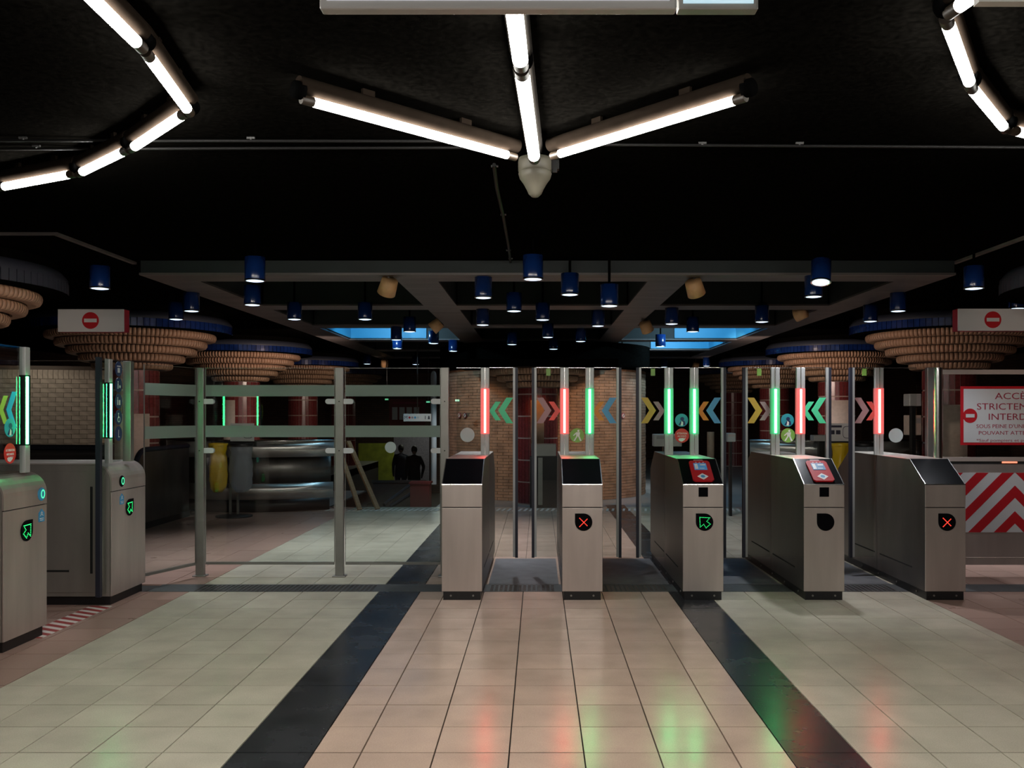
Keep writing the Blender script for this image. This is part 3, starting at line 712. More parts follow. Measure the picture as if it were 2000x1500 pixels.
def sticker(parent, x, y, z, r, m, figure=True, face='y', head=None):
    nrm = (0,-1,0) if face == 'y' else (1,0,0)
    o = MB().disc((x, y, z), r, nrm, .002).build('sticker', m, parent)
    def q(u, v, d_): return (x+u, y-.0025-d_, z+v) if face == 'y' else (x+.0025+d_, y+u, z+v)
    if figure == 'walk':
        mb = MB(); mb.disc(q(.012, .042, 0), .010, nrm, .001, 10)
        for poly in ([(-.008,.03), (.028,.03), (.022,-.01), (-.008,-.008)], [(-.006,-.005), (.008,-.005), (-.02,-.05), (-.034,-.05)], [(.008,-.008), (.024,-.008), (.042,-.05), (.028,-.052)], [(-.01,.028), (-.0,.02), (-.03,-.005), (-.038,.0)]):
            v = [q(a*1, b, 0) for a, b in poly]; mb.add(v, [(0,1,2,3)])
        mb.build('pictogram', 'sticker_white', o)
    elif figure == 'bust':
        mb = MB(); mb.disc(q(.005, .012, 0), .018, nrm, .001, 12); mb.add([q(a, b, 0) for a, b in ((-.03,-.045), (.035,-.045), (.03,-.01), (.01,-.0), (-.01,-.012))], [(0,1,2,3,4)]); mb.build('pictogram', 'ink_dark' if m != 'sticker_cyan' else 'sticker_navy', o)
        MB().add([q(a, b, .001) for a, b in ((-.01,-.05), (.012,-.05), (.014,-.02), (.0,-.005))], [(0,1,2,3)]).build('pictogram', 'sticker_white', o)
    elif figure == 'hand':
        rot = (PI/2, 0, 0) if face == 'y' else (PI/2, 0, PI/2)
        text('ATTENTION', 'sticker_white', o, q(0, .012, .0), .095, .016, rot, align='CENTER')
        text('AUX DOIGTS', 'sticker_white', o, q(0, -.012, .0), .08, .014, rot, align='CENTER')
        mb = MB(); mb.add([q(a, b, 0) for a, b in ((-.035,-.03), (.01,-.022), (.03,-.035), (.0,-.055), (-.02,-.05))], [(0,1,2,3,4)])
        for k in range(4): mb.add([q(-.03+k*.013, -.045, .0003), q(-.022+k*.013, -.045, .0003), q(-.012+k*.016, -.02, .0003), q(-.020+k*.016, -.02, .0003)], [(0,1,2,3)])
        mb.build('pictogram', 'sticker_white', o)
    return o
KW = .325; KL = 2.15; FY = 7.33
def kiosk(xc, label, posts, ind, reader=False, slots=True):
    t = thing('ticket_gate', label, 'ticket gate', (xc, FY, 0), 0, 'steel ticket gates'); h = KW/2
    prof = [(.006, .07), (.006, .925), (.322, 1.112), (KL-.322, 1.112), (KL-.006, .925), (KL-.006, .07)]
    MB().prism(prof, 'x', -h+.012, h-.012).build('body', 'dark_seam', t)
    pb = MB().box(-h+.012, h-.014, .008, KL-.01, 0, .07).build('plinth', 'black_plastic', t)
    sb = MB()
    for u in (-.09, .09): sb.cyl((u, .008, .035), (u, .004, .035), .008, n=10)
    for k in range(5): sb.cyl((-h+.012, .2+k*.42, .035), (-h+.008, .2+k*.42, .035), .008, n=10)
    sb.build('screws', 'steel_satin', pb)
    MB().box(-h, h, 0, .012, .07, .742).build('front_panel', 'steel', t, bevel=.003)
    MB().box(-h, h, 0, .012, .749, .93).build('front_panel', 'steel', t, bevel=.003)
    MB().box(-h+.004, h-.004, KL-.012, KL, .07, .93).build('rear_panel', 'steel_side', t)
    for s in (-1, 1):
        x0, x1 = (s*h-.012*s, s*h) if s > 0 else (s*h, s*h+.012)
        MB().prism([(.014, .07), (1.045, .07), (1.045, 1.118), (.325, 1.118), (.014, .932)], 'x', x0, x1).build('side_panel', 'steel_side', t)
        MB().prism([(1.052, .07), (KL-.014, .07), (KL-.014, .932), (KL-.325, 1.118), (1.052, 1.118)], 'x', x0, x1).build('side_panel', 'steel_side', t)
        if slots:
            xs = s*(h+.0005)
            MB().box(min(xs, xs+s*.001), max(xs, xs+s*.001), .26, .98, .218, .230).box(min(xs, xs+s*.001), max(xs, xs+s*.001), 1.1, 1.8, .218, .230).build('slot', 'dark_seam', t)
    MB().box(-h, h, .322, KL-.322, 1.112, 1.122).build('top_plate', 'steel', t, bevel=.003)
    MB().prism([(0, .93), (.014, .9265), (.327, 1.113), (.318, 1.122)], 'x', -h+.006, h-.006).build('sloped_screen', 'black_glass', t)
    e = MB()
    for s in (-1, 1): e.prism([(0, .931), (.012, .927), (.327, 1.115), (.318, 1.1235)], 'x', s*h-(.006 if s > 0 else 0), s*h+(.006 if s < 0 else 0))
    e.prism([(-.001, .927), (.006, .927), (.008, .935), (.001, .935)], 'x', -h, h)
    e.build('screen_edge', 'edge_steel', t)
    MB().prism([(KL, .93), (KL-.014, .9265), (KL-.327, 1.113), (KL-.318, 1.122)], 'x', -h+.006, h-.006).build('rear_screen', 'black_glass', t)
    if ind is not False:
        indicator(t, ind, lambda u, v, d_: (.01+u, -.001-d_, .628+v))
    if reader:
        MB().box(-.038, .038, -.003, 0, .832, .908).build('ticket_window', 'black_glass', t)
        n = Vector((0, -.19, .32)).normalized(); sdir = Vector((0, .32, .19)).normalized(); o0 = Vector((0, 0, .93))
        rd = MB().prism([(-.066,.0), (.066,.0), (.085,.02), (.085,.27), (.07,.292), (-.07,.292), (-.085,.27), (-.085,.02)], 'z', 0, .014).build('card_reader', 'reader_red', t)
        rd.matrix_local = Matrix.Translation(o0+sdir*.03+n*.003+Vector((.01,0,0))) @ Matrix((Vector((1,0,0)), sdir, n)).transposed().to_4x4()
        MB().box(-.052, .052, .155, .25, .014, .017).build('display', 'reader_screen', rd)
        MB().box(-.045, -.02, .165, .24, .017, .0175).box(-.0, .045, .215, .235, .017, .0175).box(-.01, .03, .17, .178, .017, .0175).build('display_text', 'sticker_white', rd)
        MB().prism([(0,.015), (.045,.06), (0,.105), (-.045,.06)], 'z', .014, .0155).build('target', 'sticker_white', rd)
        MB().disc((0, .06, .0156), .018, (0,0,1), .001, 16).build('target', 'sticker_blue', rd)
        MB().prism([(-.045,.302), (.045,.302), (.035,.325), (-.035,.325)], 'z', .0, .002).build('mark', 'arrow_mauve', rd)
        for k in range(3): MB().prism([(-.035+k*.03, .262), (-.02+k*.03, .262), (-.0275+k*.03, .272)], 'z', .014, .015).build('mark', 'sticker_white', rd)
    for (px, c) in posts:
        light_post(t, (px-VX)*8.4/F-xc, 1.07, c)
    return t
def lx(px): return (px-VX)*8.4/F
def glasspane(parent, xa, xb, xc, extra=None):
    g = MB().box(xa-xc, xb-xc, 1.07-.006, 1.07+.006, 1.125, 1.92).build('glass_pane', 'glass', parent)
    MB().box(xa-xc, xb-xc, 1.07-.007, 1.07+.007, 1.9205, 1.925).build('top_edge', 'edge_steel', g); return g
XK = [-.617, .352, 1.324, 2.297, 3.273]
yl = 1.07
k3 = kiosk(XK[0], 'steel ticket gate with blank black screen beside the glass screen, no front indicator', [(947.5, 'red')], False)
g = glasspane(k3, lx(892), lx(939), XK[0]); sticker(g, lx(913)-XK[0], yl-.007, 1.305, .066, 'sticker_pale', None)
leaf(k3, lx(956)-XK[0], lx(1002)-XK[0], yl, 1, 'arrow_green', 'arrow_green', False)
k4 = kiosk(XK[1], 'steel ticket gate with red cross indicator between one red and one green light post', [(1102.4, 'red'), (1151.6, 'green')], 'cross')
g = glasspane(k4, lx(1111), lx(1143), XK[1]); sticker(g, lx(1127)-XK[1], yl-.007, 1.30, .066, 'sticker_green', 'walk')
leaf(k4, lx(1094)-XK[1], lx(1048)-XK[1], yl, -1, 'arrow_mauve', 'arrow_red')
leaf(k4, lx(1160)-XK[1], lx(1204)-XK[1], yl, 1, 'arrow_blue', 'arrow_orange', False)
k5 = kiosk(XK[2], 'steel ticket gate with red card reader and lit green arrow between two green light posts', [(1306, 'green'), (1355.5, 'green')], 'arrow', True)
g = glasspane(k5, lx(1315), lx(1347), XK[2]); sticker(g, lx(1331)-XK[2], yl-.007, 1.44, .060, 'sticker_cyan', 'bust'); sticker(g, lx(1331.5)-XK[2], yl-.0075, 1.298, .066, 'sticker_red', 'hand')
leaf(k5, lx(1298)-XK[2], lx(1252)-XK[2], yl, -1, 'arrow_gold', 'arrow_mauve')
leaf(k5, lx(1364)-XK[2], lx(1408)-XK[2], yl, 1, 'arrow_blue', 'arrow_orange', False)
k6 = kiosk(XK[3], 'steel ticket gate with red card reader and unlit dark indicator', [(1513.5, 'green'), (1563, 'red')], None, True)
g = glasspane(k6, lx(1522), lx(1554), XK[3]); sticker(g, lx(1537.5)-XK[3], yl-.007, 1.44, .060, 'sticker_cyan', 'bust'); sticker(g, lx(1538.5)-XK[3], yl-.0075, 1.30, .066, 'sticker_green', 'walk')
leaf(k6, lx(1505)-XK[3], lx(1459.5)-XK[3], yl, -1, 'arrow_gold', 'arrow_mauve')
leaf(k6, lx(1571)-XK[3], lx(1613)-XK[3], yl, 1, 'arrow_green', 'arrow_green', False)
k7 = kiosk(XK[4], 'steel ticket gate with red cross indicator next to the barrier with red chevrons', [(1716, 'red')], 'cross')
g = glasspane(k7, lx(1724), lx(1790), XK[4]); sticker(g, lx(1749)-XK[4], yl-.007, 1.30, .066, 'sticker_pale', None)
leaf(k7, lx(1707)-XK[4], lx(1668)-XK[4], yl, -1, 'arrow_mauve', 'arrow_red')
MB().cyl((.115, .40, 1.12), (.115, .40, 1.89), .036, n=24).build('round_post', 'steel_bright', k7)

# wide gates on the left, facing the aisle
FX = -3.34
def wide_gate(y0, y1, L, label, postz, glass, far):
    t = thing('wide_ticket_gate', label, 'ticket gate', (FX, y0, 0), 0, 'wide steel ticket gates on the left'); W = y1-y0
    def prof(ins=0, r=.14):
        p = [(-ins, .07), (-ins, .97)]
        for i in range(1, 9): a = PI/2*i/8; p.append((-r+(r-ins)*math.cos(a), .97+(r-ins)*math.sin(a)))
        p += [(-L+ins, 1.11-ins), (-L+ins, .07)]; return p
    MB().prism(prof(.008), 'y', .012, W-.012).build('body', 'dark_seam', t)
    MB().box(-L+.02, -.02, .02, W-.02, 0, .07).build('plinth', 'black_plastic', t)
    MB().box(-.012, 0, 0, W, .07, .886).build('front_panel', 'steel', t, bevel=.003)
    up = [(-.012, .892), (0, .892), (0, .97)]
    for i in range(1, 9): a = PI/2*i/8; up.append((-.14+.14*math.cos(a), .97+.14*math.sin(a)))
    up += [(-L, 1.11), (-L, 1.10), (-.14, 1.10)]
    for i in range(7, -1, -1): a = PI/2*i/8; up.append((-.14+.128*math.cos(a), .97+.128*math.sin(a)))
    # curved hood as a band following the rounded shoulder
    v = []; outer = [(0, .892), (0, .97)]+[(-.14+.14*math.cos(PI/2*i/8), .97+.14*math.sin(PI/2*i/8)) for i in range(1, 9)]+[(-L, 1.11)]
    inner = [(-.012, .892), (-.012, .97)]+[(-.14+.128*math.cos(PI/2*i/8), .97+.128*math.sin(PI/2*i/8)) for i in range(1, 9)]+[(-L, 1.098)]
    n = len(outer)
    for yy in (0, W):
        for p in outer+inner: v.append((p[0], yy, p[1]))
    fs = []
    for i in range(n-1):
        fs += [(i, i+1, n+i+1, n+i), (2*n+i, 3*n+i, 3*n+i+1, 2*n+i+1), (i, 2*n+i, 2*n+i+1, i+1), (n+i, n+i+1, 3*n+i+1, 3*n+i)]
    MB().add(v, fs, False).build('hood', 'steel', t)
    for yy0, yy1 in ((.0, .011), (W-.011, W)):
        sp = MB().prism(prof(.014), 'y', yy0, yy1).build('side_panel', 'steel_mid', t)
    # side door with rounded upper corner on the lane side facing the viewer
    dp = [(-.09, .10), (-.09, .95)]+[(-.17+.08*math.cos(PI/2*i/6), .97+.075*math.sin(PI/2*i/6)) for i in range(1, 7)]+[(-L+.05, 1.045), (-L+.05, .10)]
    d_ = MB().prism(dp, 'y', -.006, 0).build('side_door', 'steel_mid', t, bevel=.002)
    MB().box(-.165, -.145, -.0085, -.0065, .25, .93).box(-.75, -.33, -.0085, -.0065, .262, .278).build('slot', 'dark_seam', d_)
    # front features
    fr = lambda yy, z: (lambda u, v, d2: (.001+d2, yy-y0-u, z+v))
    indicator(t, 'arrow', fr(y0+W*.50, .737), .068)
    b = MB().disc((.001, far-y0, .96), .045, (1,0,0), .003).build('validator', 'sticker_blue' if y0 < 6.5 else 'black_glass', t)
    mb = MB()
    for i in range(18):
        a = 2*PI*i/18; mb.disc((.005, far-y0+.02*math.cos(a)+.012, .96+.026*math.sin(a)), .0042, (1,0,0), .002, 8)
    mb.build('led_ring', 'dot_cyan', b)
    st = MB().prism([(far-y0-.035, .775), (far-y0+.035, .775), (far-y0+.035, .835), (far-y0, .862), (far-y0-.035, .835)], 'x', .001, .003).build('sticker', 'sticker_blue', t)
    mb = MB()
    for s in (-1, 1): mb.add([(.0035, far-y0+s*a, z) for a, z in ((0,.845), (.012,.835), (.012,.828), (0,.838))], [(0,1,2,3)]); mb.add([(.0035, far-y0+s*a, z) for a, z in ((0,.832), (.018,.818), (.018,.811), (0,.825))], [(0,1,2,3)])
    mb.add([(.0035, far-y0+a, z) for a, z in ((-.025,.795), (.025,.795), (.025,.800), (-.025,.800))], [(0,1,2,3)]); mb.add([(.0035, far-y0+a, z) for a, z in ((-.02,.784), (.02,.784), (.02,.789), (-.02,.789))], [(0,1,2,3)])
    mb.build('print', 'sticker_white', st)
    return t
k1 = wide_gate(5.69, 6.19, 1.7, 'wide steel gate with green arrow nearest the viewer, cut by the left edge', 0, 0, 6.12)
light_post(k1, -.06, 6.03-5.69, 'green', 1.11, 1.94, 'x', (1.30, 1.745), .030, .02)
g = MB().box(-.066, -.056, .0, .305, 1.115, 1.94).build('glass_pane', 'glass', k1)
sticker(g, -.055, 5.85-5.69, 1.41, .060, 'sticker_cyan', 'bust', 'x'); sticker(g, -.0545, 5.85-5.69, 1.245, .066, 'sticker_red', 'hand', 'x')
pl = lambda u, z, d_: (-.0555+d_, u, z)
chevron(.180, 1.525, .12, .235, .055, -1, pl).build('arrow', 'arrow_sky', g)
chevron(.090, 1.525, .10, .18, .048, -1, pl).build('arrow', 'arrow_lime', g)
k2 = wide_gate(7.13, 7.74, 1.75, 'wide steel gate with broad side door, standing before the angled glass panel', 0, 0, 7.30)
light_post(k2, -.045, .045, 'green', 1.11, 1.93, 'x', (1.315, 1.735), .028, .02)
g = MB().box(-.05, -.042, .08, .33, 1.115, 1.93).build('glass_pane', 'glass', k2)
for i, zz in enumerate((1.86, 1.73, 1.60, 1.47, 1.34)):
    s_ = MB().disc((-.0415, 7.335-7.13, zz), .060, (1,0,0), .002).build('round_sign', 'sticker_navy', g)
    yy = 7.335-7.13; q = lambda u, v: (-.039, yy+u, zz+v); mb = MB()
    if i == 0:
        mb.add([q(-.03,.018), q(.03,.018), q(.03,.026), q(-.03,.026)], [(0,1,2,3)]); mb.add([q(-.02,-.03), q(.02,-.03), q(.02,.008), q(-.02,.008)], [(0,1,2,3)])
    elif i == 1:
        mb.disc(q(-.012,.026), .007, (1,0,0), .001, 10); mb.add([q(-.02,-.03), q(-.006,-.03), q(-.004,.015), q(-.02,.015)], [(0,1,2,3)]); mb.disc(q(.02,-.012), .012, (1,0,0), .001, 10)
    elif i == 2:
        mb.disc(q(-.018,.026), .007, (1,0,0), .001, 10); mb.add([q(-.026,-.03), q(-.012,-.03), q(-.010,.015), q(-.026,.015)], [(0,1,2,3)]); mb.add([q(.0,-.03), q(.028,-.03), q(.028,.01), q(.0,.01)], [(0,1,2,3)])
    elif i == 3:
        mb.disc(q(-.004,.030), .007, (1,0,0), .001, 10); mb.add([q(-.008,-.006), q(.0,-.006), q(.0,.02), q(-.008,.02)], [(0,1,2,3)])
        for k in range(14):
            a = 2*PI*k/14; mb.disc(q(.002+.02*math.cos(a), -.016+.02*math.sin(a)), .0035, (1,0,0), .001, 6)
    else: mb.add([q(-.008,-.03), q(.016,-.03), q(.016,-.022), q(.0,-.022), q(.004,.03), q(-.006,.03)], [(0,1,2,3,4,5)])
    mb.build('pictogram', 'sticker_white', s_)
MB().box(-.065, .0, .33, .395, 1.11, 1.93).build('end_post', 'steel_satin', k2, bevel=.004)
g = MB().box(-1.7, -.07, .29, .302, 1.115, 1.93).build('glass_pane', 'glass', k2); MB().box(-1.7, -.07, .288, .304, 1.9305, 1.935).build('top_edge', 'edge_steel', g)
g = MB().box(-.046, -.034, -.11, .015, .10, 1.93).build('door_leaf', 'glass', k2)
MB().box(-.058, -.022, -.145, -.11, .09, 1.935).build('rubber_seal', 'rubber', g)
# red and white hatch on the floor between the wide gates
t = thing('floor_marking', 'red and white hatched strip on the floor between the two wide left gates', 'floor marking', (-3.42, 6.6, 0))
MB().box(-.075, .105, -.52, .50, .0008, .0018).build('base', 'mark_white', t)
for k in range(12):
    y = -.66+k*.105; p = clip([(-.075, y+.09), (.105, y), (.105, y+.052), (-.075, y+.142)], -.075, .105, -.52, .50)
    if len(p) >= 3 and area(p) > 1e-5: MB().prism(p, 'z', .0018, .0026).build('stripe', 'mark_red', t)

# ------------------------------------------------------------------ glass screen between the wide gates and the narrow ones
PS = [(391.5, 8.42), (663.5, 8.40), (869, 8.40)]
def px2x(px, Y): return (px-VX)*Y/F
pn = ['steel post with glass clamps at the left corner of the glass screen', 'steel post with glass clamps in the middle of the glass screen', 'steel post at the right end of the glass screen, touching the first narrow gate']
posts_ = []
for (px, Y), lb in zip(PS, pn):
    X = px2x(px, Y); t = thing('screen_post', lb, 'post', (X, Y, 0), 0, 'steel posts of the glass screen'); posts_.append(t)
    MB().box(-.038, .038, -.025, .025, 0, 1.925).build('upright', 'steel_satin', t, bevel=.004)
    MB().box(-.06, .06, -.05, .05, 0, .012).build('base_plate', 'steel_satin', t, bevel=.004)
    for zz in (1.613, 1.16):
        c = MB(); n = 10
        for s in (-1, 1):
            if px > 800 and s > 0: continue
            if px < 500 and s < 0: continue
            x1_ = s*.105; c.box(min(s*.0385, x1_), max(s*.0385, x1_), -.018, .018, zz-.024, zz+.024); c.cyl((x1_, -.019, zz), (x1_, .019, zz), .0245, n=16)
        if c.v: c.build('glass_clamp', 'white_paint', t)
        MB().cyl((0, -.026, zz), (0, -.03, zz), .006, n=8).build('screw', 'dark_seam', t)
def panel(xa, ya, xb, yb, label, sticker_at=None):
    a = Vector((xa, ya)); b = Vector((xb, yb)); L = (b-a).length; t = thing('glass_panel', label, 'glass panel', ((xa+xb)/2, (ya+yb)/2, 0), math.atan2(yb-ya, xb-xa), 'glass panels of the screen')
    h = L/2
    prof = []
    MB().box(-h, h, -.005, .005, .135, 1.918).build('pane', 'glass', t)
    MB().box(-h, h, -.006, .006, 1.9185, 1.922).box(-h-.004, -h-.0005, -.006, .006, .135, 1.922).box(h+.0005, h+.004, -.006, .006, .135, 1.922).build('pane_edge', 'steel_satin', t)
    MB().box(-h, h, -.0075, -.0055, 1.66, 1.764).build('frosted_band', 'frost', t)
    MB().box(-h, h, -.0075, -.0055, 1.284, 1.391).build('frosted_band', 'frost', t)
    MB().box(-h, h, -.012, .012, .11, .134).build('bottom_rail', 'steel_satin', t)
    if sticker_at is not None: sticker(t, sticker_at, -.0085, 1.19, .052, 'sticker_pale', None)
    return t
X0, X1, X2 = [px2x(p, y) for p, y in PS]
panel(X0+.055, 8.41, X1-.05, 8.40, 'wide glass panel with two frosted bands, before the rubbish bags and counter', None)
panel(X1+.055, 8.40, X2-.045, 8.40, 'glass panel with two frosted bands and a pale dot, before the stairs', -.02)
panel(-3.37, 7.79, X0-.028, 8.37, 'angled glass panel with frosted bands, between the wide gate and the corner post')

# ------------------------------------------------------------------ barrier on the right
gx = 4.378
t = thing('barrier_gate', 'steel and glass barrier with red and white chevrons and warning panel', 'barrier', (gx, 8.4, 0))
MB().box(3.572-gx, 3.66-gx, -.03, .03, 0, 1.925).build('post', 'steel_satin', t, bevel=.004)
MB().box(5.15-gx, 5.23-gx, -.03, .03, 0, 1.925).build('post', 'steel_satin', t, bevel=.004)
MB().box(3.662-gx, 5.148-gx, -.02, .02, 1.863, 1.905).build('top_rail', 'steel_rail', t)
MB().box(3.662-gx, 5.148-gx, -.02, .02, 1.062, 1.10).build('middle_rail', 'steel_rail', t)
MB().box(3.70-gx, 5.12-gx, -.004, .004, 1.101, 1.862).build('pane', 'glass', t)
MB().box(3.70-gx, 5.14-gx, -.018, .018, .18, 1.035).build('lower_panel', 'steel', t)
MB().box(3.70-gx, 5.14-gx, -.014, .014, 1.036, 1.061).build('gap', 'dark_seam', t)
MB().box(3.66-gx, 5.148-gx, -.022, .022, .11, .172).build('bottom_rail', 'steel', t)
MB().box(4.26-gx, 4.40-gx, -.024, -.019, 1.045, 1.06).build('orange_glint', 'amber', t)  # glowing strip put in for an orange reflection on the rail
x0, x1, z0, z1 = -.60, .60, .41, .957
cb_ = MB().box(x0, x1, -.022, -.0185, z0, z1).build('chevron_board', 'white_paint', t)
per = .236
for k in range(-1, 8):
    
    zt_ = .84+per*3-per*k
    for s in (-1, 1):
        p = clip([(0, zt_), (s*3, zt_-3), (s*3, zt_-3-.113), (0, zt_-.113)], x0, x1, z0, z1)
        if len(p) >= 3 and area(p) > 1e-4: MB().prism(p, 'y', -.0235, -.022).build('red_stripe', 'sign_red', cb_)
sg = thing('warning_sign', 'white warning panel with thick red border on the barrier glass, ACCÈS STRICTEMENT INTERDIT', 'sign', (gx, 8.388, 0))
MB().box(-.497, .497, -.006, 0, 1.212, 1.752).build('border', 'sign_red', sg)
MB().box(-.470, .470, -.009, -.0062, 1.236, 1.728).build('face', 'white_paint', sg)
def ptx(px): return (px-VX)*8.38/F-gx
def pz(py): return 1.5-(py-VY)*8.38/F
text('ACCÈS', 'ink_red', sg, (ptx(1943), -.0092, pz(779.5)), .33, .058)
text('STRICTEMENT', 'ink_red', sg, (ptx(1908), -.0092, pz(800)), .66, .058)
text('INTERDIT', 'ink_red', sg, (ptx(1931), -.0092, pz(820)), .44, .058)
text("SOUS PEINE D'UNE AMENDE", 'ink_red', sg, (ptx(1907), -.0092, pz(836)), .68, .034)
text('POUVANT ATTEINDRE', 'ink_red', sg, (ptx(1911.5), -.0092, pz(849)), .60, .034)
text('*Sauf pompiers et personnel', 'ink_red', sg, (ptx(1907), -.0092, pz(862.5)), .62, .024)
cz = pz(812); MB().disc((ptx(1894.5), -.0093, cz), .066, (0,-1,0), .002).build('red_disc', 'sign_red', sg)
MB().box(ptx(1886), ptx(1903), -.0135, -.0115, cz-.016, cz+.016).build('bar', 'white_paint', sg)

# ------------------------------------------------------------------ behind the gates
def counter(cx_, cy_, R, a0, a1, label):
    t = thing('curved_counter', label, 'counter', (cx_, cy_, 0), 0, 'curved steel counters')
    def band(r0, z0, z1, nm, m, th=.03): MB().lathe([(r0-th, z0), (r0, z0), (r0, z1), (r0-th, z1), (r0-th, z0)], n=40, a0=a0, a1=a1).build(nm, m, t)
    band(R, .84, 1.08, 'upper_band', 'steel_counter'); band(R-.10, .44, .84, 'recess', 'steel_side'); band(R-.02, .20, .44, 'lower_band', 'steel_counter'); band(R-.14, 0, .20, 'plinth', 'black_plastic')
    MB().lathe([(R-.5, 1.08), (R+.01, 1.08), (R+.01, 1.095), (R-.5, 1.095)], n=40, a0=a0, a1=a1).build('worktop', 'steel_bright', t)
counter(-4.5, 15.7, 2.0, R_(230), R_(311), 'curved polished steel counter behind the glass screen on the left')
counter(4.6, 15.7, 2.0, R_(229), R_(312), 'curved polished steel counter behind the gates on the right')
# escalator balustrade on the left
t = thing('escalator_balustrade', 'dark escalator side panel with rounded end behind the angled glass panel', 'escalator', (-5.12, 11.6, 0))
pf = [(0, .02), (0, .70)]+[(.3-.3*math.cos(PI/2*i/8), .70+.3*math.sin(PI/2*i/8)) for i in range(1, 9)]+[(1.75, 1.0), (1.75, .02)]
MB().prism(pf, 'x', -.04, 0).build('side_panel', 'steel_side', t)
hr = MB(); pts = [Vector((-.02, -.02, .55)), Vector((-.02, -.02, .72))]+[Vector((-.02, .3-.32*math.cos(PI/2*i/8), .70+.33*math.sin(PI/2*i/8))) for i in range(1, 9)]+[Vector((-.02, 1.75, 1.03))]
hr.path(pts, .035); hr.build('handrail', 'rubber', t); MB().box(-.03, .01, -.01, 1.75, 0, .08).build('skirt', 'black_plastic', t)
# low parapet with handrail behind the wide gates
t = thing('parapet', 'dark low parapet with black handrail below the pale brick wall', 'parapet', (-8, 12.4, 0))
MB().box(-2.9, 2.1, 0, .12, 0, 1.0).build('panel', 'dark_wall', t); MB().cyl((-2.9, .06, 1.06), (2.1, .06, 1.03), .045, n=12).build('handrail', 'rubber', t)
MB().box(.2, .9, -.004, 0, .86, .96).build('notice', 'sign_red2', t); MB().box(-.6, .1, -.004, 0, .86, .95).build('notice', 'white_paint', t)
# waste bag stands
def bag(t, x0, x1, z0, z1, m, seed, y=0, clearc=False):
    rnd = random.Random(seed); n = 28; mb = MB(); cx_ = (x0+x1)/2; rx = (x1-x0)/2; prof = []
    K = 11; v = []
    for k in range(K+1):
        z = z1+(z0-z1)*k/K; base = [1.0, .98, .86, .9, .95, 1.0, 1.0, .98, .96, .93, .82, .45][k]
        for i in range(n):
            a = 2*PI*i/n; w_ = base*(1+.06*math.sin(5*a+seed+k*.5)+rnd.uniform(-.09, .09))
            v.append((cx_+rx*w_*math.cos(a), y+.13*w_*math.sin(a), z+rnd.uniform(-.01, .01)))
    fs = [(k*n+i, k*n+(i+1) % n, (k+1)*n+(i+1) % n, (k+1)*n+i) for k in range(K) for i in range(n)]+[tuple(K*n+i for i in range(n))]
    return mb.add(v, fs, True).build('bag', m, t)
def binstand(px_y, px_c, Y, label_s, label_y, label_c, sx, board):
    cxp = (px_y+px_c)/2; X = px2x(cxp, Y)
    t = thing('bin_stand', label_s, 'bin stand', (X, Y, 0))
    MB().box(-.07, -.04, .16, .19, 0, 1.1).box(.04, .07, .16, .19, 0, 1.1).build('pole', 'steel_satin', t)
    MB().lathe([(0, 0), (.26, 0), (.26, .02), (.1, .04), (0, .04)], n=24).build('base', 'black_plastic', t, loc=(0, .17, 0))
    MB().box(-.33, .33, .15, .18, 1.02, 1.10).build('crossbar', 'black_plastic', t)
    b0, b1 = px2x(board[0], Y)-X, px2x(board[1], Y)-X
    bd = MB().box(b0, b1, .145, .16, 1.10, 1.5-(827-VY)*Y/F).build('sign_board', 'white_sign', t)
    zc_ = (1.10+1.5-(827-VY)*Y/F)/2; w_ = b1-b0
    MB().box(b0+.02, b0+w_*.5, .142, .1449, zc_+.07, zc_+.10).box(b0+.03, b0+w_*.22, .142, .1449, zc_-.03, zc_+.03).box(b0+w_*.28, b0+w_*.45, .142, .1449, zc_-.03, zc_+.03).build('print', 'ink_dark', bd)
    o = MB(); cc = b0+w_*.74
    for i in range(24):
        a0_, a1_ = 2*PI*i/24, 2*PI*(i+1)/24; f = lambda a, r: (cc+r*.9*math.copysign(abs(math.cos(a))**.6, math.cos(a)), .1435, zc_+r*1.05*math.copysign(abs(math.sin(a))**.6, math.sin(a)))
        o.add([f(a0_, .085), f(a1_, .085), f(a1_, .078), f(a0_, .078)], [(0,1,2,3)])
    o.build('emblem', 'ink_dark', bd)
    for px, w0, m, lb, sd in ((px_y, .125, 'bag_yellow', label_y, 3), (px_c, .16, 'bag_clear', label_c, 8)):
        xx = px2x(px, Y); bt = thing('rubbish_bag', lb, 'rubbish bag', (xx, Y-.02, 0))
        bag(bt, -w0, w0, .38, 1.06, m, sd)
        MB().lathe([(w0+.004, 1.03), (w0+.012, 1.04), (w0+.012, 1.075), (w0-.01, 1.08), (w0-.012, 1.05)], n=24).build('collar', 'bag_yellow' if m == 'bag_yellow' else 'black_plastic', bt)
binstand(427, 472, 13.1, 'bin stand with white sorting board in front of the left steel counter', 'yellow rubbish bag hanging before the left steel counter', 'clear rubbish bag beside the yellow one, left counter', 1, (443, 490))
binstand(1641, 1689, 13.1, 'bin stand with white sorting board in front of the right steel counter', 'yellow rubbish bag hanging before the right steel counter', 'clear rubbish bag beside the yellow one, right counter', -1, (1625, 1676))
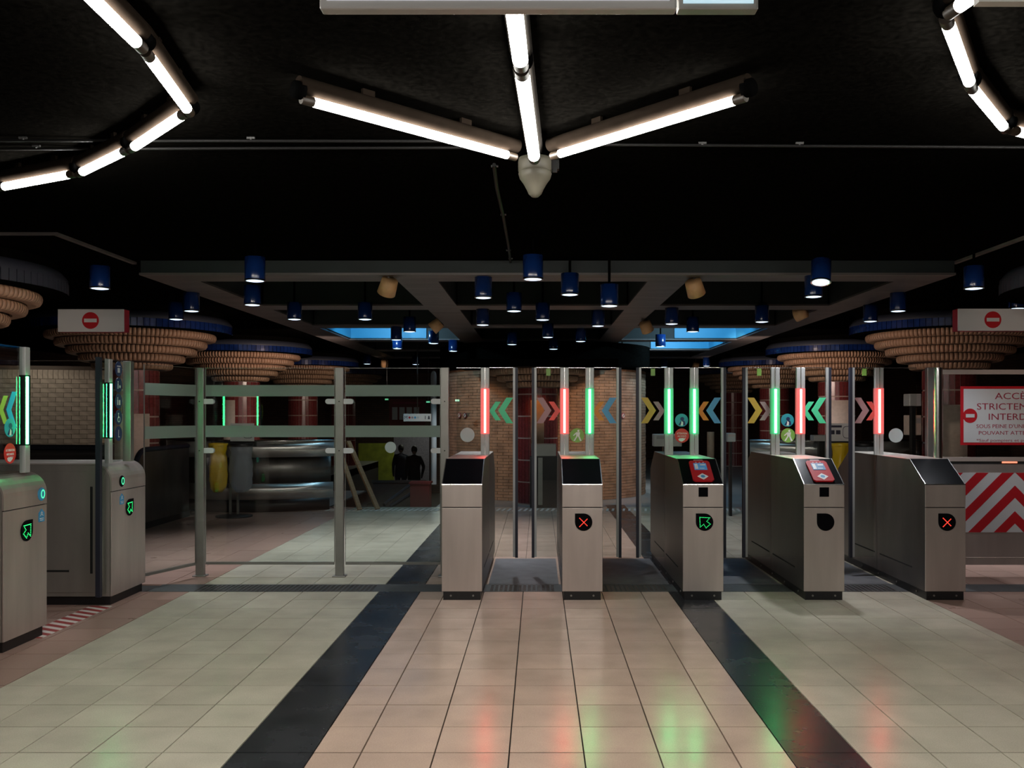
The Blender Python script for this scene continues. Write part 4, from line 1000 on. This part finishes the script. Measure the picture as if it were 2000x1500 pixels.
# wooden boards leaning near the stairs
def board(p0, p1, w_, th, name, m, label, cat):
    p0, p1 = Vector(p0), Vector(p1); d = p1-p0; L = d.length
    o = MB().box(-w_/2, w_/2, -th/2, th/2, 0, L).build(name, m); o.location = p0
    o.rotation_euler = d.to_track_quat('Z', 'Y').to_euler(); tag(o, label, cat); return o
board((at(738,985,14.2).x, 14.2, .012), at(680, 862, 14.55), .085, .03, 'wooden_board', 'wood', 'longer wooden board leaning at the stair head behind the glass screen', 'board')
board((at(703,988,14.1).x, 14.1, .012), at(668, 893, 14.4), .075, .03, 'wooden_board', 'wood', 'shorter wooden board leaning beside the longer one, nearer the counter', 'board')
# stair rails and box
def rail(pa, pb, label):
    o = MB().path([Vector((0,0,0)), Vector(pb)-Vector(pa)], .03).build('stair_handrail', 'rubber'); o.location = pa; tag(o, label, 'handrail'); return o
rail(at(750, 986, 14.9), at(806, 944, 15.6), 'upper black handrail sloping at the stair head'); rail(at(762, 990, 14.8), at(822, 952, 15.5), 'lower black handrail sloping at the stair head')
p = at(822, 990, 15.3); o = MB().box(-.16, .16, -.15, .15, -.3, .33).box(-.18, .18, -.17, .17, .33, .36).build('stair_box', 'poster_red'); o.location = (p.x, 15.3, 0); tag(o, 'reddish brown box at the head of the stairs', 'box')
p = at(782, 990, 16.6); o = MB().box(-.5, .44, 0, .1, -1.2, .24).box(-.52, .46, -.02, .12, .24, .28).build('stair_parapet', 'dark_wall'); o.location = (p.x, 16.6, 0); tag(o, 'dark low parapet across the stairs, in front of the two people', 'parapet')
# far walls seen down the stairs
def slab(name, px0, px1, py0, py1, Y, m, label, cat, th=.06):
    a = at(px0, py1, Y); b = at(px1, py0, Y); t = thing(name, label, cat, ((a.x+b.x)/2, Y, 0)); h = (b.x-a.x)/2
    o = MB().box(-h, h, 0, th, a.z, b.z).build('panel', m, t); return t, h, a.z, b.z
lw, h, za, zb_ = slab('wall_panel', 700, 768, 866, 955, 29, 'lime_wall', 'yellow green wall panel far down the stairs behind the glass screen', 'wall panel', .2)
slab('wall_panel', 769, 838, 850, 960, 29.5, 'lilac_wall', 'grey lilac wall panel behind the two people', 'wall panel', .2)
rp, h, za, zb_ = slab('poster_wall', 760, 830, 779, 852, 24, 'poster_red', 'dark red notice wall with four white sheets, far behind the glass screen', 'notice board', .1)
for k in range(4): MB().box(-h+.08+k*.19, -h+.22+k*.19, -.01, -.002, zb_-.55, zb_-.22).build('sheet', 'sticker_white', rp)
MB().box(-h+.1, h-.1, -.006, -.001, zb_-.13, zb_-.08).build('heading_strip', 'ink_red', rp)
t, h, za, zb_ = slab('line_sign', 788, 842, 808, 823, 16.4, 'white_sign', 'small white sign with line symbols behind the glass screen', 'sign', .05)
zm = (za+zb_)/2; text('M', 'ink_dark', t, (-h+.02, -.004, zm-.03), .05, .06)
for k, m in enumerate(('sign_red', 'arrow_mauve', 'sticker_blue', 'sticker_pale')): MB().disc((-h+.11+k*.05, -.002, zm), .02, (0,-1,0), .002, 14).build('line_dot', m, t)
MB().box(h-.11, h-.10, -.004, -.002, zm-.03, zm+.03).prism([(h-.06, zm-.03), (h-.02, zm-.03), (h-.03, zm+.03), (h-.05, zm+.03)], 'y', -.004, -.002).build('pictogram', 'ink_dark', t)
MB().cyl((0, .025, zb_), (0, .025, 3.25), .012, n=8).build('hanger', 'black_plastic', t)
# lit round pillar near the drum
p = at(847, 800, 19.5); o = MB().lathe([(.062, 0), (.062, 2.3), (.055, 2.37), (.035, 2.41), (0, 2.425)], n=20).build('white_pillar', 'white_paint'); o.location = (p.x, 19.5, -.01); tag(o, 'slim white pillar left of the brick drum', 'pillar')
for i, (px, py, Y, lb) in enumerate(((755, 780, 20, 'small green glint standing in for a reflection, above the notice wall'), (836, 785, 18, 'small green glint standing in for a reflection, left of the white pillar'), (893, 782, 15.5, 'small green glint standing in for a reflection, before the brick drum'))):  # glowing boxes stand in for green reflections in the glass
    p = at(px, py, Y); t = thing('green_glint', lb, 'lamp', (p.x, Y, p.z)); MB().box(-.035, .035, 0, .03, -.016, .016).build('lens', 'glint_green', t); MB().box(-.04, .04, .03, .06, -.02, .02).cyl((0, .05, .02), (0, .05, CZ-p.z if Y > 16 else .04), .008, n=6).build('case', 'black_plastic', t)
# small round prohibition signs on the drum
for px, py, lb in ((897, 811, 'left one of the pair of small prohibition signs on the brick drum'), (908, 811, 'right one of the pair of small prohibition signs on the brick drum'), (1217, 812, 'small prohibition sign on the right part of the brick drum')):
    X = (px-VX)/F*16.3; yy = 17.5-math.sqrt(max(.01, 1.95**2-(X-.12)**2)); p = at(px, py, yy-.01)
    a = math.atan2(p.y-17.5, p.x-.12); t = thing('prohibition_sign', lb, 'sign', (p.x, p.y-.01, p.z)); nrm = (math.cos(a), math.sin(a), 0)
    MB().disc((0,0,0), .048, nrm, .004, 20).build('rim', 'ink_red', t); MB().disc((nrm[0]*.004, nrm[1]*.004, 0), .038, nrm, .002, 20).build('face', 'pale_panel', t)
    tx = Vector((-nrm[1], nrm[0], 0)); c = Vector(nrm)*.008; MB().cyl(c+tx*.027+Vector((0,0,.027)), c-tx*.027-Vector((0,0,.027)), .004, n=6).build('bar', 'ink_dark', t)
# vending column / machine before the central column
p = at(1062, 985, 14.6); t = thing('ticket_machine', 'narrow dark machine with pale top standing before the central column', 'machine', (p.x, 14.62, 0))
MB().box(-.22, .22, -.12, .12, 0, .82).build('body', 'black_plastic', t); MB().box(-.20, .2, -.13, .11, .82, 1.02).build('head', 'steel_satin', t, bevel=.01); MB().box(-.09, -.02, -.135, -.12, .05, .8).build('strip', 'steel_satin', t)
p = at(1053, 836, 14.8); t = thing('wall_notice', 'small dark red notice on the central column', 'sign', (p.x, 14.90, p.z)); MB().box(-.04, .04, 0, .03, -.06, .06).build('plate', 'sign_red2', t); MB().box(-.02, .02, -.003, 0, -.03, .03).build('print', 'sticker_white', t)
# right background boxes
def cabinet(px0, px1, py0, py1, Y, m, name, label, cat, leg=True):
    a = at(px0, py1, Y); b = at(px1, py0, Y); t = thing(name, label, cat, ((a.x+b.x)/2, Y, 0)); h = (b.x-a.x)/2
    MB().box(-h, h, 0, .2, a.z, b.z).build('case', m, t, bevel=.01)
    if leg: MB().box(-h*.3, h*.3, .05, .14, 0, a.z).build('stand', 'black_plastic', t)
    MB().box(-h*.8, h*.8, -.004, 0, a.z+(b.z-a.z)*.6, a.z+(b.z-a.z)*.85).build('label_strip', 'frame_grey', t); return t
cabinet(1277, 1332, 848, 872, 13.6, 'white_sign', 'notice_stand', 'low white notice panel on a stand right of the brick drum', 'sign')
cabinet(1421, 1437, 846, 863, 13.3, 'sticker_pale', 'ticket_reader', 'small pale box on a stand, at the edge of the right counter', 'machine')
cabinet(1590, 1625, 850, 862, 13.3, 'frame_grey', 'desk_box', 'grey box above the right counter, behind the green arrows', 'box')
cabinet(1776, 1800, 769, 793, 12.0, 'frame_grey', 'switch_box', 'upper grey box seen between the light posts right of the last gate', 'box')
cabinet(1776, 1800, 811, 850, 12.3, 'pale_panel', 'switch_box', 'pale tall box below the grey one, right of the last gate', 'box')
p = at(1388, 870, 15); o = MB().cyl((0,0,0), (0,0,1.2), .06).build('bollard', 'brick_brown'); o.location = (p.x, 15, 0); tag(o, 'reddish brown upright post behind the third gate', 'post')

# ------------------------------------------------------------------ two people on the lower level
def person(px, Y, zf, coat, label, armout):
    X = px2x(px, Y); t = thing('person', label, 'person', (X, Y, zf), 0)
    J = {'pel': (0,0,.95,.155,.115), 'wai': (0,0,1.12,.15,.11), 'che': (0,0,1.34,.19,.125), 'nek0': (0,0,1.47,.085,.075), 'nek': (0,0,1.52,.055,.055),
         'sl': (-.17,0,1.42,.07,.07), 'el': (-.23,.01,1.14,.052,.052), 'hl': (-.22,-.05,.90,.038,.035), 'fl': (-.21,-.06,.80,.03,.02),
         'sr': (.17,0,1.42,.07,.07), 'er': (.22+armout,.01,1.15,.052,.052), 'hr': (.20+armout*.6,-.08,.92,.038,.035), 'fr': (.19+armout*.6,-.10,.82,.03,.02),
         'pl': (-.09,0,.86,.10,.10), 'kl': (-.10,-.02,.48,.065,.065), 'al': (-.10,.02,.09,.045,.045), 'tl': (-.11,-.13,.035,.04,.03),
         'pr': (.09,0,.86,.10,.10), 'kr': (.10,-.02,.48,.065,.065), 'ar': (.10,.02,.09,.045,.045), 'tr': (.11,-.13,.035,.04,.03)}
    E = [('pel','wai'),('wai','che'),('che','nek0'),('nek0','nek'),('che','sl'),('sl','el'),('el','hl'),('hl','fl'),('che','sr'),('sr','er'),('er','hr'),('hr','fr'),('pel','pl'),('pl','kl'),('kl','al'),('al','tl'),('pel','pr'),('pr','kr'),('kr','ar'),('ar','tr')]
    ks = list(J); me = bpy.data.meshes.new('body'); me.from_pydata([J[k][:3] for k in ks], [(ks.index(a), ks.index(b)) for a, b in E], [])
    o = bpy.data.objects.new('body', me); COL.objects.link(o); o.parent = t; me.materials.append(M[coat])
    sk = o.modifiers.new('skin', 'SKIN'); me.skin_vertices.new() if not me.skin_vertices else None
    for i, k in enumerate(ks): me.skin_vertices[0].data[i].radius = J[k][3:5]
    me.skin_vertices[0].data[0].use_root = True
    o.modifiers.new('sub', 'SUBSURF').levels = 1
    MB().lathe([(0, -.12), (.045, -.11), (.065, -.06), (.075, 0), (.076, .04), (.06, .085), (.03, .11), (0, .115)], (0, 0, 1.64), n=20).build('head', 'skin', t)
    MB().lathe([(.07, -.06), (.086, -.02), (.09, .03), (.075, .09), (.04, .125), (0, .132)], (0, .012, 1.64), n=20).build('hair', 'hair', t)
    MB().lathe([(.19, .78), (.185, .95), (.165, 1.12), (.20, 1.30), (.19, 1.42), (.09, 1.49)], n=20).build('coat', coat, t).scale = (1, .72, 1)
    return t
person(783, 27.5, -1.2, 'coat_navy', 'person in dark blue coat standing before the lilac wall, left of two', .02)
person(809, 26.5, -1.2, 'coat_black', 'person in black coat standing before the lilac wall, right of two', .06)

# ------------------------------------------------------------------ lamps of the hall beyond (warm wall washers, stair lights, added fills without fixtures)
def lamp(kind, name, loc, e, col, size=.3, rot=None, spot=None):
    l = bpy.data.lights.new(name, kind); l.energy = e; l.color = col
    if kind == 'AREA': l.size = size
    elif kind == 'SPOT': l.spot_size = spot; l.spot_blend = .7; l.shadow_soft_size = size
    else: l.shadow_soft_size = size
    o = bpy.data.objects.new(name, l); COL.objects.link(o); o.location = loc
    if rot: o.rotation_euler = rot
    return o
lamp('SPOT', 'wall_washer', (-8.4, 14.6, 2.7), 30, (1, .86, .72), .05, (R_(35), 0, R_(10)), R_(110))
def aim(src, dst): return (Vector(dst)-Vector(src)).to_track_quat('-Z', 'Y').to_euler()
for sx in (-1, 1):
    for (ly, ty, e) in ((6.6, 8.2, 25), (11.4, 12.6, 36), (14.2, 17.0, 230), (19.2, 21.6, 60)):
        a = (sx*(3.0 if ly != 14.2 else 2.7), ly, 2.25 if ly > 14 else 2.3); b = (sx*5.6, ty, 2.15)
        lamp('SPOT', 'capital_fill', a, e, (1, .76, .64), .06, aim(a, b), R_(72))  # added light on the bowls
    a = (sx*2.6, 10.6, 2.4); lamp('SPOT', 'counter_fill', a, 45, (1, .9, .82), .1, aim(a, (sx*4.2, 13.8, .7)), R_(50))  # added to brighten the steel counter, no lamp there
for sx, e in ((1, 150), (-1, 90)):
    a = (sx*1.75, 13.6, 2.5); lamp('SPOT', 'drum_washer', a, e, (1, .60, .38), .05, aim(a, (sx*1.15, 16.0, 1.0)), R_(62))
a = (0, 14.6, 1.93); lamp('SPOT', 'column_glow', a, 5, (1, .42, .12), .03, aim(a, (0, 14.9, 1.0)), R_(100))
lamp('AREA', 'stair_lamp', (-3.2, 28.0, 1.9), 22, (.95, .95, .8), 1.0)
